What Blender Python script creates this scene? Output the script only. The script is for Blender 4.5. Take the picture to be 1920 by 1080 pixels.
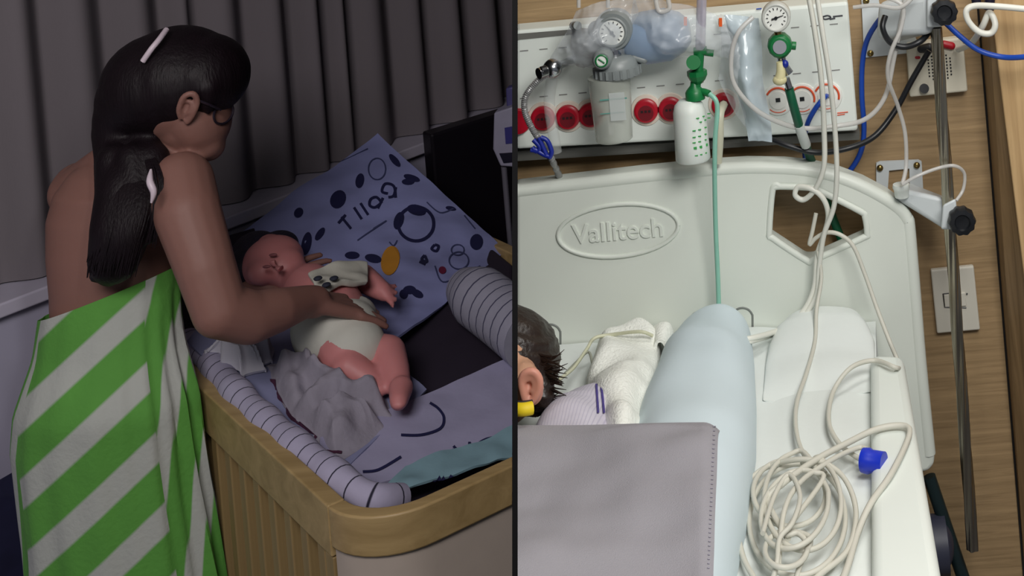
import bpy, bmesh, math, random
from mathutils import Vector, Matrix, noise
random.seed(7)
for o in list(bpy.data.objects): bpy.data.objects.remove(o, do_unlink=True)
SC = bpy.context.scene
COL = SC.collection
PI = math.pi
# ------------------------------------------------------------------ camera
F = 2600.0; H = 2.1; ROLL = math.radians(4.8); CX, CY = 1500.0, -500.0
cr, sr = math.cos(ROLL), math.sin(ROLL)
cd = bpy.data.cameras.new('camera'); cam = bpy.data.objects.new('camera', cd); COL.objects.link(cam)
cam.matrix_world = Matrix(((cr, sr, 0, 0), (0, 0, -1, 0), (-sr, cr, 0, H), (0, 0, 0, 1)))
cd.sensor_width = 36; cd.lens = F*36/1920
cd.shift_x = (960-CX)/1920; cd.shift_y = (CY-540)/1920
cd.clip_start = .05
SC.camera = cam
SC.view_settings.view_transform = 'Standard'; SC.view_settings.look = 'None'
SC.view_settings.gamma = 1; SC.view_settings.use_curve_mapping = False
SC.view_settings.exposure = 0.0
w = bpy.data.worlds.new('world'); SC.world = w; w.use_nodes = True
w.node_tree.nodes['Background'].inputs[0].default_value = (.86, .9, 1, 1)
w.node_tree.nodes['Background'].inputs[1].default_value = .16

def area(name, loc, to, sx, sy, power, col):
    l = bpy.data.lights.new(name, 'AREA'); l.shape = 'RECTANGLE'; l.size = sx; l.size_y = sy
    l.energy = power; l.color = col
    o = bpy.data.objects.new(name, l); COL.objects.link(o); o.location = loc
    o.rotation_euler = (Vector(to)-Vector(loc)).to_track_quat('-Z', 'Y').to_euler()
    return o
area('ceiling_light_ward', (.55, .55, 2.75), (.15, 2.3, 1.2), .9, .6, 37, (1, .985, .95))
area('ceiling_light_ward', (.5, 1.9, 2.95), (.4, 2.0, 1.1), .9, .3, 9, (1, .98, .93))
area('ceiling_light_nursery', (-.75, .45, 2.6), (-.8, 2.6, 1.0), .9, .6, 24, (1, .93, .92))

# ------------------------------------------------------------------ pixel -> place
def ray(px, py):
    u = (px-CX)/F; v = (CY-py)/F
    return Vector((u*cr+v*sr, 1.0, -u*sr+v*cr))
def P(px, py, d): return Vector((0, 0, H))+ray(px, py)*d
def Pz(px, py, z):
    r = ray(px, py); return Vector((0, 0, H))+r*((z-H)/r.z)
def Pn(px, py, p0, n):
    r = ray(px, py); c = Vector((0, 0, H)); t = (p0-c).dot(n)/r.dot(n); return c+r*t
def pix(p):
    q = p-Vector((0, 0, H)); a, b = q.x/q.y, q.z/q.y
    return (CX+F*(a*cr-b*sr), CY-F*(a*sr+b*cr))
# dividing panel plane: contains the image line x = 965.5
DN = ray(965.5, 1080).cross(ray(965.5, 0)).normalized()      # points to one side
if DN.x < 0: DN = -DN                                        # now points right
# crib frame
CA = Pz(674, 1005, 1.05)
U1 = Vector((-.655, .756, 0)).normalized(); U2 = Vector((.756, .655, 0)).normalized()

# ------------------------------------------------------------------ materials
def lin(c):
    return tuple((x/255/12.92 if x/255 <= .04045 else ((x/255+.055)/1.055)**2.4) for x in c)+(1,)
MATS = {}
def mat(name, col, rough=.6, var=.06, scale=30, bump=.0, bscale=200, metal=0, trans=0, alpha=1, spec=.5, sss=0, stretch=(1, 1, 1), sheen=0):
    if name in MATS: return MATS[name]
    m = bpy.data.materials.new(name); m.use_nodes = True; nt = m.node_tree; N = nt.nodes; L = nt.links
    b = N['Principled BSDF']
    b.inputs['Roughness'].default_value = rough; b.inputs['Metallic'].default_value = metal
    b.inputs['Transmission Weight'].default_value = trans; b.inputs['Alpha'].default_value = alpha
    b.inputs['Specular IOR Level'].default_value = spec
    if sss:
        b.inputs['Subsurface Weight'].default_value = sss; b.inputs['Subsurface Radius'].default_value = (.012, .005, .003); b.inputs['Subsurface Scale'].default_value = 1
    if sheen: b.inputs['Sheen Weight'].default_value = sheen
    tc = N.new('ShaderNodeTexCoord'); mp = N.new('ShaderNodeMapping'); mp.inputs['Scale'].default_value = stretch
    L.new(tc.outputs['Object'], mp.inputs[0])
    no = N.new('ShaderNodeTexNoise'); no.inputs['Scale'].default_value = scale; no.inputs['Detail'].default_value = 4
    L.new(mp.outputs[0], no.inputs[0])
    mx = N.new('ShaderNodeMix'); mx.data_type = 'RGBA'
    c = lin(col)
    mx.inputs[6].default_value = tuple(x*(1-var*2) for x in c[:3])+(1,)
    mx.inputs[7].default_value = tuple(min(1, x*(1+var*2)) for x in c[:3])+(1,)
    L.new(no.outputs[0], mx.inputs[0]); L.new(mx.outputs[2], b.inputs['Base Color'])
    if bump:
        n2 = N.new('ShaderNodeTexNoise'); n2.inputs['Scale'].default_value = bscale; n2.inputs['Detail'].default_value = 3
        L.new(mp.outputs[0], n2.inputs[0])
        bp = N.new('ShaderNodeBump'); bp.inputs['Strength'].default_value = bump; bp.inputs['Distance'].default_value = .004
        L.new(n2.outputs[0], bp.inputs['Height']); L.new(bp.outputs[0], b.inputs['Normal'])
    MATS[name] = m; m['mixnode'] = mx.name
    return m
def stripes(name, ca, cb, period, frac, dirn=(0, 0, 1), uv=False, soft=.03, **k):
    """two-colour stripes across direction dirn (object space) or along UV.x"""
    m = mat(name, ca, **k); nt = m.node_tree; N = nt.nodes; L = nt.links; b = N['Principled BSDF']
    tc = [n for n in N if n.type == 'TEX_COORD'][0]; mx0 = N[m['mixnode']]
    if uv:
        sep = N.new('ShaderNodeSeparateXYZ'); L.new(tc.outputs['UV'], sep.inputs[0]); src = sep.outputs[0]
    else:
        dp = N.new('ShaderNodeVectorMath'); dp.operation = 'DOT_PRODUCT'; dp.inputs[1].default_value = dirn
        L.new(tc.outputs['Object'], dp.inputs[0]); src = dp.outputs['Value']
    def mth(op, a, v=None, c=None):
        n = N.new('ShaderNodeMath'); n.operation = op
        if hasattr(a, 'links'): L.new(a, n.inputs[0])
        else: n.inputs[0].default_value = a
        if v is not None:
            if hasattr(v, 'links'): L.new(v, n.inputs[1])
            else: n.inputs[1].default_value = v
        return n.outputs[0]
    f = mth('FRACT', mth('DIVIDE', src, period))
    d = mth('ABSOLUTE', mth('SUBTRACT', f, .5))
    mr = N.new('ShaderNodeMapRange'); mr.inputs[1].default_value = frac/2-soft/2; mr.inputs[2].default_value = frac/2+soft/2
    mr.inputs[3].default_value = 1; mr.inputs[4].default_value = 0
    L.new(d, mr.inputs[0])
    mx = N.new('ShaderNodeMix'); mx.data_type = 'RGBA'; L.new(mr.outputs[0], mx.inputs[0])
    L.new(mx0.outputs[2], mx.inputs[6]); mx.inputs[7].default_value = lin(cb); L.new(mx.outputs[2], b.inputs['Base Color'])
    return m
def woodmat(name, ca, cb, axis, scale=1.0, rough=.45):
    m = bpy.data.materials.new(name); m.use_nodes = True; N = m.node_tree.nodes; L = m.node_tree.links; b = N['Principled BSDF']
    tc = N.new('ShaderNodeTexCoord'); mp = N.new('ShaderNodeMapping')
    s = [45*scale]*3; s[axis] = 2.2*scale; mp.inputs['Scale'].default_value = s
    L.new(tc.outputs['Object'], mp.inputs[0])
    n1 = N.new('ShaderNodeTexNoise'); n1.inputs['Scale'].default_value = 1; n1.inputs['Detail'].default_value = 6; n1.inputs['Distortion'].default_value = .6
    n1.inputs['Roughness'].default_value = .65
    L.new(mp.outputs[0], n1.inputs[0])
    rp = N.new('ShaderNodeValToRGB'); rp.color_ramp.elements[0].position = .3; rp.color_ramp.elements[1].position = .7
    rp.color_ramp.elements[0].color = lin(ca); rp.color_ramp.elements[1].color = lin(cb)
    L.new(n1.outputs[0], rp.inputs[0]); L.new(rp.outputs[0], b.inputs['Base Color'])
    bp = N.new('ShaderNodeBump'); bp.inputs['Strength'].default_value = .25; bp.inputs['Distance'].default_value = .002
    L.new(n1.outputs[0], bp.inputs['Height']); L.new(bp.outputs[0], b.inputs['Normal'])
    b.inputs['Roughness'].default_value = rough
    return m
# ------------------------------------------------------------------ mesh helpers (all shapes are given in world coordinates)
ORG = {}
def place(o, parent, org):
    ORG[o.name] = org
    if parent:
        o.parent = parent; o.location = org-ORG[parent.name]
    else: o.location = org
def tag(o, label, cat, group=None):
    o['label'] = label; o['category'] = cat
    if group: o['group'] = group
    return o
def thing(name, label, cat, loc, group=None):
    o = bpy.data.objects.new(name, None); COL.objects.link(o); o.empty_display_size = .05
    place(o, None, Vector(loc)); return tag(o, label, cat, group)
def link(name, bm, m, parent=None, smooth=True, bevel=0, seg=3, label=None):
    bmesh.ops.recalc_face_normals(bm, faces=bm.faces[:])
    vs = [v.co for v in bm.verts]
    lo = Vector([min(v[i] for v in vs) for i in range(3)]); hi = Vector([max(v[i] for v in vs) for i in range(3)])
    org = Vector(((lo.x+hi.x)/2, (lo.y+hi.y)/2, lo.z))
    for v in bm.verts: v.co -= org
    me = bpy.data.meshes.new(name)
    for f in bm.faces: f.smooth = smooth
    bm.to_mesh(me); bm.free()
    me.materials.append(m)
    o = bpy.data.objects.new(name, me); COL.objects.link(o)
    place(o, parent, org)
    if bevel:
        b = o.modifiers.new('bevel', 'BEVEL'); b.width = bevel; b.segments = seg; b.limit_method = 'ANGLE'; b.angle_limit = .6
        b.harden_normals = False
    if smooth:
        try: me.set_sharp_from_angle(angle=math.radians(50))
        except Exception: pass
    if label: o['label'] = label
    return o
class BM(object):
    """wrapper so that helper calls can be chained"""
    def __new__(cls): return bmesh.new()
def box(bm, c, size, rot=None):
    M = Matrix.Translation(c) @ (rot.to_4x4() if rot else Matrix.Identity(4)) @ Matrix.Diagonal((*size, 1))
    bmesh.ops.create_cube(bm, size=1, matrix=M)
def hexa(bm, b4, t4):
    """box from 4 bottom and 4 top corners"""
    vs = [bm.verts.new(p) for p in list(b4)+list(t4)]
    for f in ((3, 2, 1, 0), (4, 5, 6, 7), (0, 1, 5, 4), (1, 2, 6, 5), (2, 3, 7, 6), (3, 0, 4, 7)):
        bm.faces.new([vs[i] for i in f])
def frame_of(d):
    d = d.normalized(); a = Vector((0, 0, 1)) if abs(d.z) < .9 else Vector((1, 0, 0))
    x = a.cross(d).normalized(); return x, d.cross(x).normalized(), d
def cyl(bm, p0, p1, r0, r1=None, n=24, cap=True):
    r1 = r0 if r1 is None else r1
    x, y, d = frame_of(p1-p0); rings = []
    for p, r in ((p0, r0), (p1, r1)):
        rings.append([bm.verts.new(p+x*(r*math.cos(2*PI*i/n))+y*(r*math.sin(2*PI*i/n))) for i in range(n)])
    for i in range(n): bm.faces.new((rings[0][i], rings[0][(i+1) % n], rings[1][(i+1) % n], rings[1][i]))
    if cap: bm.faces.new(rings[0][::-1]); bm.faces.new(rings[1])
def lathe(bm, p0, axis, prof, n=32):
    """prof = [(distance along axis, radius)...]"""
    x, y, d = frame_of(axis); rings = []
    for t, r in prof:
        r = max(r, 1e-4)
        rings.append([bm.verts.new(p0+d*t+x*(r*math.cos(2*PI*i/n))+y*(r*math.sin(2*PI*i/n))) for i in range(n)])
    for a, b in zip(rings, rings[1:]):
        for i in range(n): bm.faces.new((a[i], a[(i+1) % n], b[(i+1) % n], b[i]))
    bm.faces.new(rings[0][::-1]); bm.faces.new(rings[-1])
def crom(pts, k=8):
    out = []; n = len(pts)
    for i in range(n-1):
        p0 = pts[max(0, i-1)]; p1 = pts[i]; p2 = pts[i+1]; p3 = pts[min(n-1, i+2)]
        for j in range(k):
            t = j/k
            out.append(.5*((2*p1)+(p2-p0)*t+(2*p0-5*p1+4*p2-p3)*t*t+(3*p1-p0-3*p2+p3)*t**3))
    out.append(pts[-1].copy()); return out
def tube(bm, pts, r, n=10, k=8, smooth=True, uvlen=False):
    """r: number or function of fraction along the length"""
    pts = [Vector(p) for p in pts]
    if smooth: pts = crom(pts, k)
    rf = r if callable(r) else (lambda t: r)
    tot = [0]
    for a, b in zip(pts, pts[1:]): tot.append(tot[-1]+(b-a).length)
    L = tot[-1] or 1
    T = (pts[1]-pts[0]).normalized(); x, y, _ = frame_of(T); rings = []
    for i, p in enumerate(pts):
        t = (pts[min(i+1, len(pts)-1)]-pts[max(i-1, 0)])
        t = t.normalized() if t.length > 1e-9 else T
        q = T.rotation_difference(t); x = q @ x; y = q @ y; T = t
        rr = rf(tot[i]/L)
        rings.append([bm.verts.new(p+x*(rr*math.cos(2*PI*j/n))+y*(rr*math.sin(2*PI*j/n))) for j in range(n)])
    uvl = bm.loops.layers.uv.verify() if uvlen else None
    for i, (a, b) in enumerate(zip(rings, rings[1:])):
        for j in range(n):
            f = bm.faces.new((a[j], a[(j+1) % n], b[(j+1) % n], b[j]))
            if uvl:
                for l, uu in zip(f.loops, (tot[i], tot[i], tot[i+1], tot[i+1])): l[uvl].uv = (uu, j/n)
    bm.faces.new(rings[0][::-1]); bm.faces.new(rings[-1])
def ball(bm, c, r, u=20, v=14, rot=None):
    r = (r, r, r) if not hasattr(r, '__len__') else r
    M = Matrix.Translation(c) @ (rot.to_4x4() if rot else Matrix.Identity(4)) @ Matrix.Diagonal((*r, 1))
    bmesh.ops.create_uvsphere(bm, u_segments=u, v_segments=v, radius=1, matrix=M)
def caps(bm, p0, r0, p1, r1, n=16):
    """tapered capsule as a closed lathe"""
    d = p1-p0; L = d.length
    if L < 1e-6: ball(bm, p0, r0); return
    prof = []
    for i in range(6): a = PI/2*(1-i/6); prof.append((-r0*math.sin(a), r0*math.cos(a)))
    prof.append((0, r0)); prof.append((L, r1))
    for i in range(1, 7): a = PI/2*i/6; prof.append((L+r1*math.sin(a), r1*math.cos(a)))
    lathe(bm, p0, d, prof, n)
def chain(bm, lst):
    for (a, ra), (b, rb) in zip(lst, lst[1:]): caps(bm, a, ra, b, rb)
def prism(bm, pts, d):
    """outline pts extruded by vector d"""
    a = [bm.verts.new(p) for p in pts]; b = [bm.verts.new(p+d) for p in pts]; n = len(pts)
    bm.faces.new(a); bm.faces.new(b[::-1])
    for i in range(n): bm.faces.new((a[i], b[i], b[(i+1) % n], a[(i+1) % n]))
def sheet(bm, f, nu=40, nv=40, th=.004, uv=False):
    """closed slab over f(u,v)"""
    g = [[Vector(f(i/nu, j/nv)) for j in range(nv+1)] for i in range(nu+1)]
    def nrm(i, j):
        a = g[min(i+1, nu)][j]-g[max(i-1, 0)][j]; b = g[i][min(j+1, nv)]-g[i][max(j-1, 0)]
        return a.cross(b).normalized()
    s = 1 if nrm(nu//2, nv//2).dot(Vector((0, -.5, 1))) > 0 else -1
    A = [[bm.verts.new(g[i][j]) for j in range(nv+1)] for i in range(nu+1)]
    B = [[bm.verts.new(g[i][j]-nrm(i, j)*s*th) for j in range(nv+1)] for i in range(nu+1)]
    uvl = bm.loops.layers.uv.verify() if uv else None
    for i in range(nu):
        for j in range(nv):
            fc = bm.faces.new((A[i][j], A[i+1][j], A[i+1][j+1], A[i][j+1]))
            if uv:
                for l, (a, b) in zip(fc.loops, ((i, j), (i+1, j), (i+1, j+1), (i, j+1))): l[uvl].uv = (a/nu, b/nv)
            bm.faces.new((B[i][j], B[i][j+1], B[i+1][j+1], B[i+1][j]))
    for i in range(nu):
        bm.faces.new((A[i][0], B[i][0], B[i+1][0], A[i+1][0])); bm.faces.new((A[i][nv], A[i+1][nv], B[i+1][nv], B[i][nv]))
    for j in range(nv):
        bm.faces.new((A[0][j], A[0][j+1], B[0][j+1], B[0][j])); bm.faces.new((A[nu][j], B[nu][j], B[nu][j+1], A[nu][j+1]))
def bil(a, b, c, d):
    """corners a(0,0) b(1,0) c(1,1) d(0,1)"""
    return lambda u, v: a*(1-u)*(1-v)+b*u*(1-v)+c*u*v+d*(1-u)*v
def nz(p, s=1.0, seed=0): return noise.noise(Vector((p[0]*s+seed*3.1, p[1]*s+seed*1.7, p[2]*s-seed)))
def fused(bm, voxel=.006, smooth=6, side=None):
    """voxel-union overlapping closed shapes into one continuous surface"""
    bmesh.ops.recalc_face_normals(bm, faces=bm.faces[:])
    me = bpy.data.meshes.new('tmp'); bm.to_mesh(me); bm.free()
    o = bpy.data.objects.new('tmp', me); COL.objects.link(o)
    r = o.modifiers.new('r', 'REMESH'); r.mode = 'VOXEL'; r.voxel_size = voxel; r.use_smooth_shade = True
    if smooth:
        s = o.modifiers.new('s', 'SMOOTH'); s.iterations = smooth; s.factor = .6
    bpy.context.view_layer.update()
    dg = bpy.context.evaluated_depsgraph_get(); ev = o.evaluated_get(dg); m2 = ev.to_mesh()
    b2 = bmesh.new(); b2.from_mesh(m2); ev.to_mesh_clear()
    bpy.data.objects.remove(o, do_unlink=True); bpy.data.meshes.remove(me)
    return b2
def cut(bm, side):
    """trim a shape where it would run through the dividing panel. side: -1 nursery, +1 ward"""
    off = .0021
    p = Vector((0, 0, H))+DN*side*off
    bmesh.ops.bisect_plane(bm, geom=bm.verts[:]+bm.edges[:]+bm.faces[:], plane_co=p, plane_no=-DN*side, clear_outer=True)
    be = [e for e in bm.edges if e.is_boundary]
    if be:
        try: bmesh.ops.holes_fill(bm, edges=be, sides=0)
        except Exception: pass
    return bm
def text_bm(body, size, depth, M, bevel=0):
    c = bpy.data.curves.new('t', 'FONT'); c.body = body; c.size = size; c.extrude = depth; c.align_x = 'CENTER'; c.align_y = 'CENTER'
    c.bevel_depth = bevel
    o = bpy.data.objects.new('t', c); COL.objects.link(o); bpy.context.view_layer.update()
    dg = bpy.context.evaluated_depsgraph_get(); me = o.evaluated_get(dg).to_mesh()
    b = bmesh.new(); b.from_mesh(me); o.evaluated_get(dg).to_mesh_clear()
    bpy.data.objects.remove(o, do_unlink=True); bpy.data.curves.remove(c)
    b.transform(M); return b
def struct(name, bm, m, **k):
    o = link(name, bm, m, **k); o['kind'] = 'structure'; return o
def facing(org, n, up=Vector((0, 0, 1))):
    """matrix: local x right, y up, z toward n"""
    n = n.normalized(); x = up.cross(n).normalized(); y = n.cross(x)
    M = Matrix((x, y, n)).transposed().to_4x4(); M.translation = org; return M
# ------------------------------------------------------------------ the shell of the two rooms
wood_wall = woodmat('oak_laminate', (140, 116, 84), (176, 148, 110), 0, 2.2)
wood_shaded = woodmat('oak_reveal_shaded', (120, 96, 66), (170, 140, 102), 2)
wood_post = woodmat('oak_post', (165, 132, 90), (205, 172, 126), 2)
m_plaster = mat('lavender_plaster', (178, 176, 198), .8, .04, 8)
m_panel = mat('dark_divider', (13, 13, 14), .9, .02, spec=.1)
m_floor = mat('grey_vinyl', (70, 68, 72), .5, .08, 4)
m_ceil = mat('ceiling_white', (150, 150, 150), .9, .02)
DW = 2.5
HZ = 1.15
WA = Pz(60, 527, HZ); WB = Pz(960, 190, HZ); wd = (WB-WA).normalized(); wn = Vector((wd.y, -wd.x, 0))   # wn points at the room
wl0 = WA-wd*2.0; wl1 = WB.copy()
t = -DN.dot(WB-Vector((0, 0, H)))/DN.dot(wd); wl1 = WB+wd*t
bm = BM(); b4 = [wl0-wn*.07, wl1-wn*.07+wd*.03, wl1-wn*.17+wd*.1, wl0-wn*.17]
hexa(bm, [Vector((p.x, p.y, 0)) for p in b4], [Vector((p.x, p.y, 3)) for p in b4]); cut(bm, -1)
struct('wall_left', bm, m_plaster, smooth=False)
# low white wall with ledge below the curtain
bm = BM()
b4 = [wl0+wn*.03, wl1+wn*.03+wd*.1, wl1-wn*.068+wd*.1, wl0-wn*.068]
hexa(bm, [Vector((p.x, p.y, 0)) for p in b4], [Vector((p.x, p.y, HZ-.03)) for p in b4]); cut(bm, -1)
struct('wall_back', bm, m_plaster, smooth=False)
bm = BM(); b4 = [wl0+wn*.055, wl1+wn*.055+wd*.1, wl1-wn*.066+wd*.1, wl0-wn*.066]
hexa(bm, [Vector((p.x, p.y, HZ-.03)) for p in b4], [Vector((p.x, p.y, HZ-.002)) for p in b4]); cut(bm, -1)
struct('trim_1', bm, mat('ledge_white', (196, 192, 210), .5, .03), smooth=False, bevel=.004)
# floor and ceiling
bm = BM(); box(bm, Vector((-.5, 1.5, -.05)), (6, 7, .1)); struct('floor', bm, m_floor, smooth=False)
bm = BM(); box(bm, Vector((-.5, 1.5, 3.05)), (6, 7, .1)); struct('ceiling', bm, m_ceil, smooth=False)
# ward wall
bm = BM()
xl = P(965.5, 300, DW).x-.3
hexa(bm, [Vector((xl, DW, 0)), Vector((1.2, DW, 0)), Vector((1.2, DW+.1, 0)), Vector((xl, DW+.1, 0))],
     [Vector((xl, DW, 3)), Vector((1.2, DW, 3)), Vector((1.2, DW+.1, 3)), Vector((xl, DW+.1, 3))]); cut(bm, 1)
struct('wall_right', bm, wood_wall, smooth=False)
# boxed-in post at the right edge: reveal face with its shade put into the colour, lighter front face
def xw(px, py, d): return P(px, py, d)
dF = 2.40
bm = BM()
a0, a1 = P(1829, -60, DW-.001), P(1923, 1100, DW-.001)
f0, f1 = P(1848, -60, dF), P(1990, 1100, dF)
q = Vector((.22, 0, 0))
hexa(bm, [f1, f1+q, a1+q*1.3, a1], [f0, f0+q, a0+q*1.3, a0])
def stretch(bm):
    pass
struct('trim_2', bm, wood_shaded, smooth=False)
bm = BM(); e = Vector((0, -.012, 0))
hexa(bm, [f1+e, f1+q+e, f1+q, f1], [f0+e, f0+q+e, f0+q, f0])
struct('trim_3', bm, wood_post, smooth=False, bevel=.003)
# thin dark groove where the wall meets the post
bm = BM(); g0, g1 = P(1826, -60, DW-.004), P(1920, 1100, DW-.004); s = Vector((.0035, 0, 0)); e = Vector((0, .003, 0))
hexa(bm, [g1, g1+s, g1+s+e, g1+e], [g0, g0+s, g0+s+e, g0+e])
struct('trim_4', bm, mat('groove_black', (18, 14, 12), .9), smooth=False)
# the thin dark panel that divides the two rooms, seen exactly on edge
bm = BM()
def dpt(py, d, s): 
    c = P(965.5, py, d); return c+DN*s*.00235
top0 = [None]*4
def onz(z, d, s):
    # point of the panel plane at height z, depth d
    n = DN; x = -(n.y*d+n.z*(z-H))/n.x
    return Vector((x, d, z))+n*s*.00205
hexa(bm, [onz(0, 1.05, -1), onz(0, 1.05, 1), onz(0, 4.1, 1), onz(0, 4.1, -1)], [onz(3, 1.05, -1), onz(3, 1.05, 1), onz(3, 4.1, 1), onz(3, 4.1, -1)])
struct('wall_middle', bm, m_panel, smooth=False)

# ------------------------------------------------------------------ curtain
bm = BM()
cl = (wl1-wl0).length+.35; rnd = random.Random(3)
ks = []; s = 0
while s < cl: s += rnd.uniform(.07, .15); ks.append(s)
def fold(s):
    i = 0
    while i < len(ks)-1 and ks[i] < s: i += 1
    a = ks[i-1] if i else 0; b = ks[i]; t = (s-a)/(b-a)
    return (.5-.5*math.cos(2*PI*min(1, max(0, t))))**.8
NS, NZ = 700, 48
def cur(s, z):
    f = fold(s+.02*nz((s*1.2, z*.22, 0))); amp = .065
    return wl0+wd*s+wn*(-.050+amp*f*(.8+.35*nz((s*3, z*.25, 7)))+.004*nz((s*9, z*.5, 3)))+Vector((0, 0, 0))
pts = [[None]*(NZ+1) for _ in range(NS+1)]
for i in range(NS+1):
    for j in range(NZ+1):
        p = cur(cl*i/NS, 1.15+1.83*j/NZ); p.z = HZ+.001+1.8*j/NZ; pts[i][j] = p
va = [[bm.verts.new(p) for p in r] for r in pts]; vb = [[bm.verts.new(p-wn*.003) for p in r] for r in pts]
for i in range(NS):
    for j in range(NZ):
        bm.faces.new((va[i][j], va[i+1][j], va[i+1][j+1], va[i][j+1])); bm.faces.new((vb[i][j], vb[i][j+1], vb[i+1][j+1], vb[i+1][j]))
cut(bm, -1)
c = link('curtain', bm, mat('grey_curtain', (118, 112, 117), .9, .06, 5, .1, 300, stretch=(1, 1, .1)))
tag(c, 'long grey pleated curtain hanging behind the crib', 'curtain')

# ------------------------------------------------------------------ crib
w_crib = woodmat('crib_beech', (152, 128, 84), (186, 160, 112), 0, .6)
w_crib2 = woodmat('crib_beech_dark', (140, 118, 78), (172, 146, 100), 2, .6)
m_cpanel = mat('crib_panel', (188, 176, 164), .6, .03)
def C(s, w, z): return Vector((CA.x, CA.y, 0))+U1*s+U2*w+Vector((0, 0, z))
CW = .70; CL = 1.30; ZR = 1.05
def cbox(bm, s0, s1, w0, w1, z0, z1):
    hexa(bm, [C(s0, w0, z0), C(s0, w1, z0), C(s1, w1, z0), C(s1, w0, z0)], [C(s0, w0, z1), C(s0, w1, z1), C(s1, w1, z1), C(s1, w0, z1)])
crib = thing('crib', 'light wooden baby crib with slatted sides and white end panel', 'crib', C(CL/2, CW/2, 0))
def rim_path(in_, z, lo=.0, R=.11, n=10):
    """near-end U: from left side round the two corners to the right side"""
    pts = []
    r = R-in_
    for i in range(n+1):
        a = PI+PI/2*i/n; pts.append(C(R+r*math.sin(a-PI/2-PI/2)*0+R*0-r*math.cos(a-PI)*0, 0, z)) if False else None
        ang = PI/2*i/n
        pts.append(C(R-r*math.sin(ang), R-r*math.cos(ang), z))
    for i in range(n+1):
        ang = PI/2*i/n
        pts.append(C(R-r*math.cos(ang), CW-R+r*math.sin(ang), z))
    return pts
def uband(bm, t, z0, z1, in0=0, R=.11, shift=0):
    a = rim_path(in0, z0, R=R); b = rim_path(in0, z1, R=R); c_ = rim_path(in0+t, z0, R=R); d = rim_path(in0+t, z1, R=R)
    A, B, Cc, D = [[bm.verts.new(p) for p in l] for l in (a, b, c_, d)]
    for i in range(len(a)-1):
        bm.faces.new((A[i], A[i+1], B[i+1], B[i])); bm.faces.new((Cc[i+1], Cc[i], D[i], D[i+1]))
        bm.faces.new((B[i], B[i+1], D[i+1], D[i])); bm.faces.new((A[i+1], A[i], Cc[i], Cc[i+1]))
    for i in (0, -1): bm.faces.new((A[i], B[i], D[i], Cc[i]))
bm = BM(); uband(bm, .026, ZR-.058, ZR); cut(bm, -1); link('end_rail', bm, w_crib, crib, bevel=.003)
bm = BM(); uband(bm, .014, .22, ZR-.060, .006); cut(bm, -1); link('end_panel', bm, m_cpanel, crib, label='white solid end panel')
for w0, nm in ((0, 'side_rail'), (CW-.026, 'side_rail')):
    bm = BM(); cbox(bm, .112, CL, w0, w0+.026, ZR-.075, ZR); cut(bm, -1); link(nm, bm, w_crib, crib, smooth=False, bevel=.003)
    bm = BM(); cbox(bm, .112, CL, w0, w0+.026, .2, .27); cut(bm, -1); link('bottom_rail', bm, w_crib2, crib, smooth=False, bevel=.003)
bm = BM(); cbox(bm, CL-.028, CL, .028, CW-.028, ZR-.075, ZR); cut(bm, -1); link('side_rail', bm, w_crib, crib, smooth=False, bevel=.003)
bm = BM(); cbox(bm, CL-.02, CL-.008, .028, CW-.028, .22, ZR-.077); cut(bm, -1); link('end_panel', bm, m_cpanel, crib, smooth=False)
for w0 in (.004, CW-.022):
    n = 17
    for i in range(n):
        s = .15+i*(CL-.22)/(n-1)
        bm = BM(); cbox(bm, s, s+.028, w0, w0+.018, .268, ZR-.074); cut(bm, -1)
        if len(bm.verts) > 3: link('slat', bm, w_crib2, crib, smooth=False, bevel=.003)
        else: bm.free()
for s_, w_ in ((.112, 0), (.112, CW-.03), (CL-.05, 0), (CL-.05, CW-.03)):
    bm = BM(); cbox(bm, s_, s_+.03, w_+.002, w_+.028, 0, ZR-.076); cut(bm, -1)
    if len(bm.verts) > 3: link('leg', bm, w_crib2, crib, smooth=False, bevel=.002)
    else: bm.free()
# mattress, tilted up toward the head end
PLN = Vector((-U1.x*.22, -U1.y*.22, 1)).normalized(); PL0 = C(0, 0, .90)
def cz(s): return .90+.22*s
def Pc(px, py, lift=0): return Pn(px, py, PL0+Vector((0, 0, lift)), PLN)
bm = BM()
hexa(bm, [C(.04, .04, cz(.04)-.14), C(.04, CW-.03, cz(.04)-.14), C(1.25, CW-.03, cz(1.1)-.16), C(1.25, .04, cz(1.1)-.16)],
     [C(.04, .04, cz(.04)-.012), C(.04, CW-.03, cz(.04)-.012), C(1.25, CW-.03, cz(1.0)), C(1.25, .04, cz(1.0))]); cut(bm, -1)
link('mattress', bm, mat('dark_mattress', (38, 30, 46), .8, .1, 20), crib, smooth=False, bevel=.01, label='dark mattress in the crib')

# padded striped bumpers
m_bump = stripes('striped_bumper', (176, 172, 198), (34, 32, 52), .034, .075, uv=True, rough=.85, bump=.2, bscale=60)
m_bump2 = stripes('striped_bumper_dense', (158, 158, 176), (70, 70, 96), .03, .12, uv=True, rough=.85, bump=.2, bscale=60)
bm = BM()
bp = [Pz(352, 640, 1.055), Pz(392, 676, 1.05), Pz(440, 734, 1.045), Pz(498, 792, 1.04), Pz(548, 833, 1.038), Pz(600, 874, 1.035), Pz(652, 912, 1.03), Pz(704, 936, 1.02), Pz(752, 936, 1.0)]
tube(bm, bp, lambda t: .0245+.002*math.sin(t*40)-.004*max(0, t-.85)/.15, 20, 14, uvlen=True); cut(bm, -1)
tag(link('crib_bumper', bm, m_bump), 'lavender crib bumper with thin dark stripes along the near left rail', 'crib bumper')
bm = BM()
tube(bm, [Pz(872, 540, 1.06), Pz(905, 562, 1.06), Pz(945, 592, 1.05), Pz(1000, 636, 1.04)], lambda t: .040+.018*min(1, t*4), 24, 14, uvlen=True); cut(bm, -1)
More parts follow.
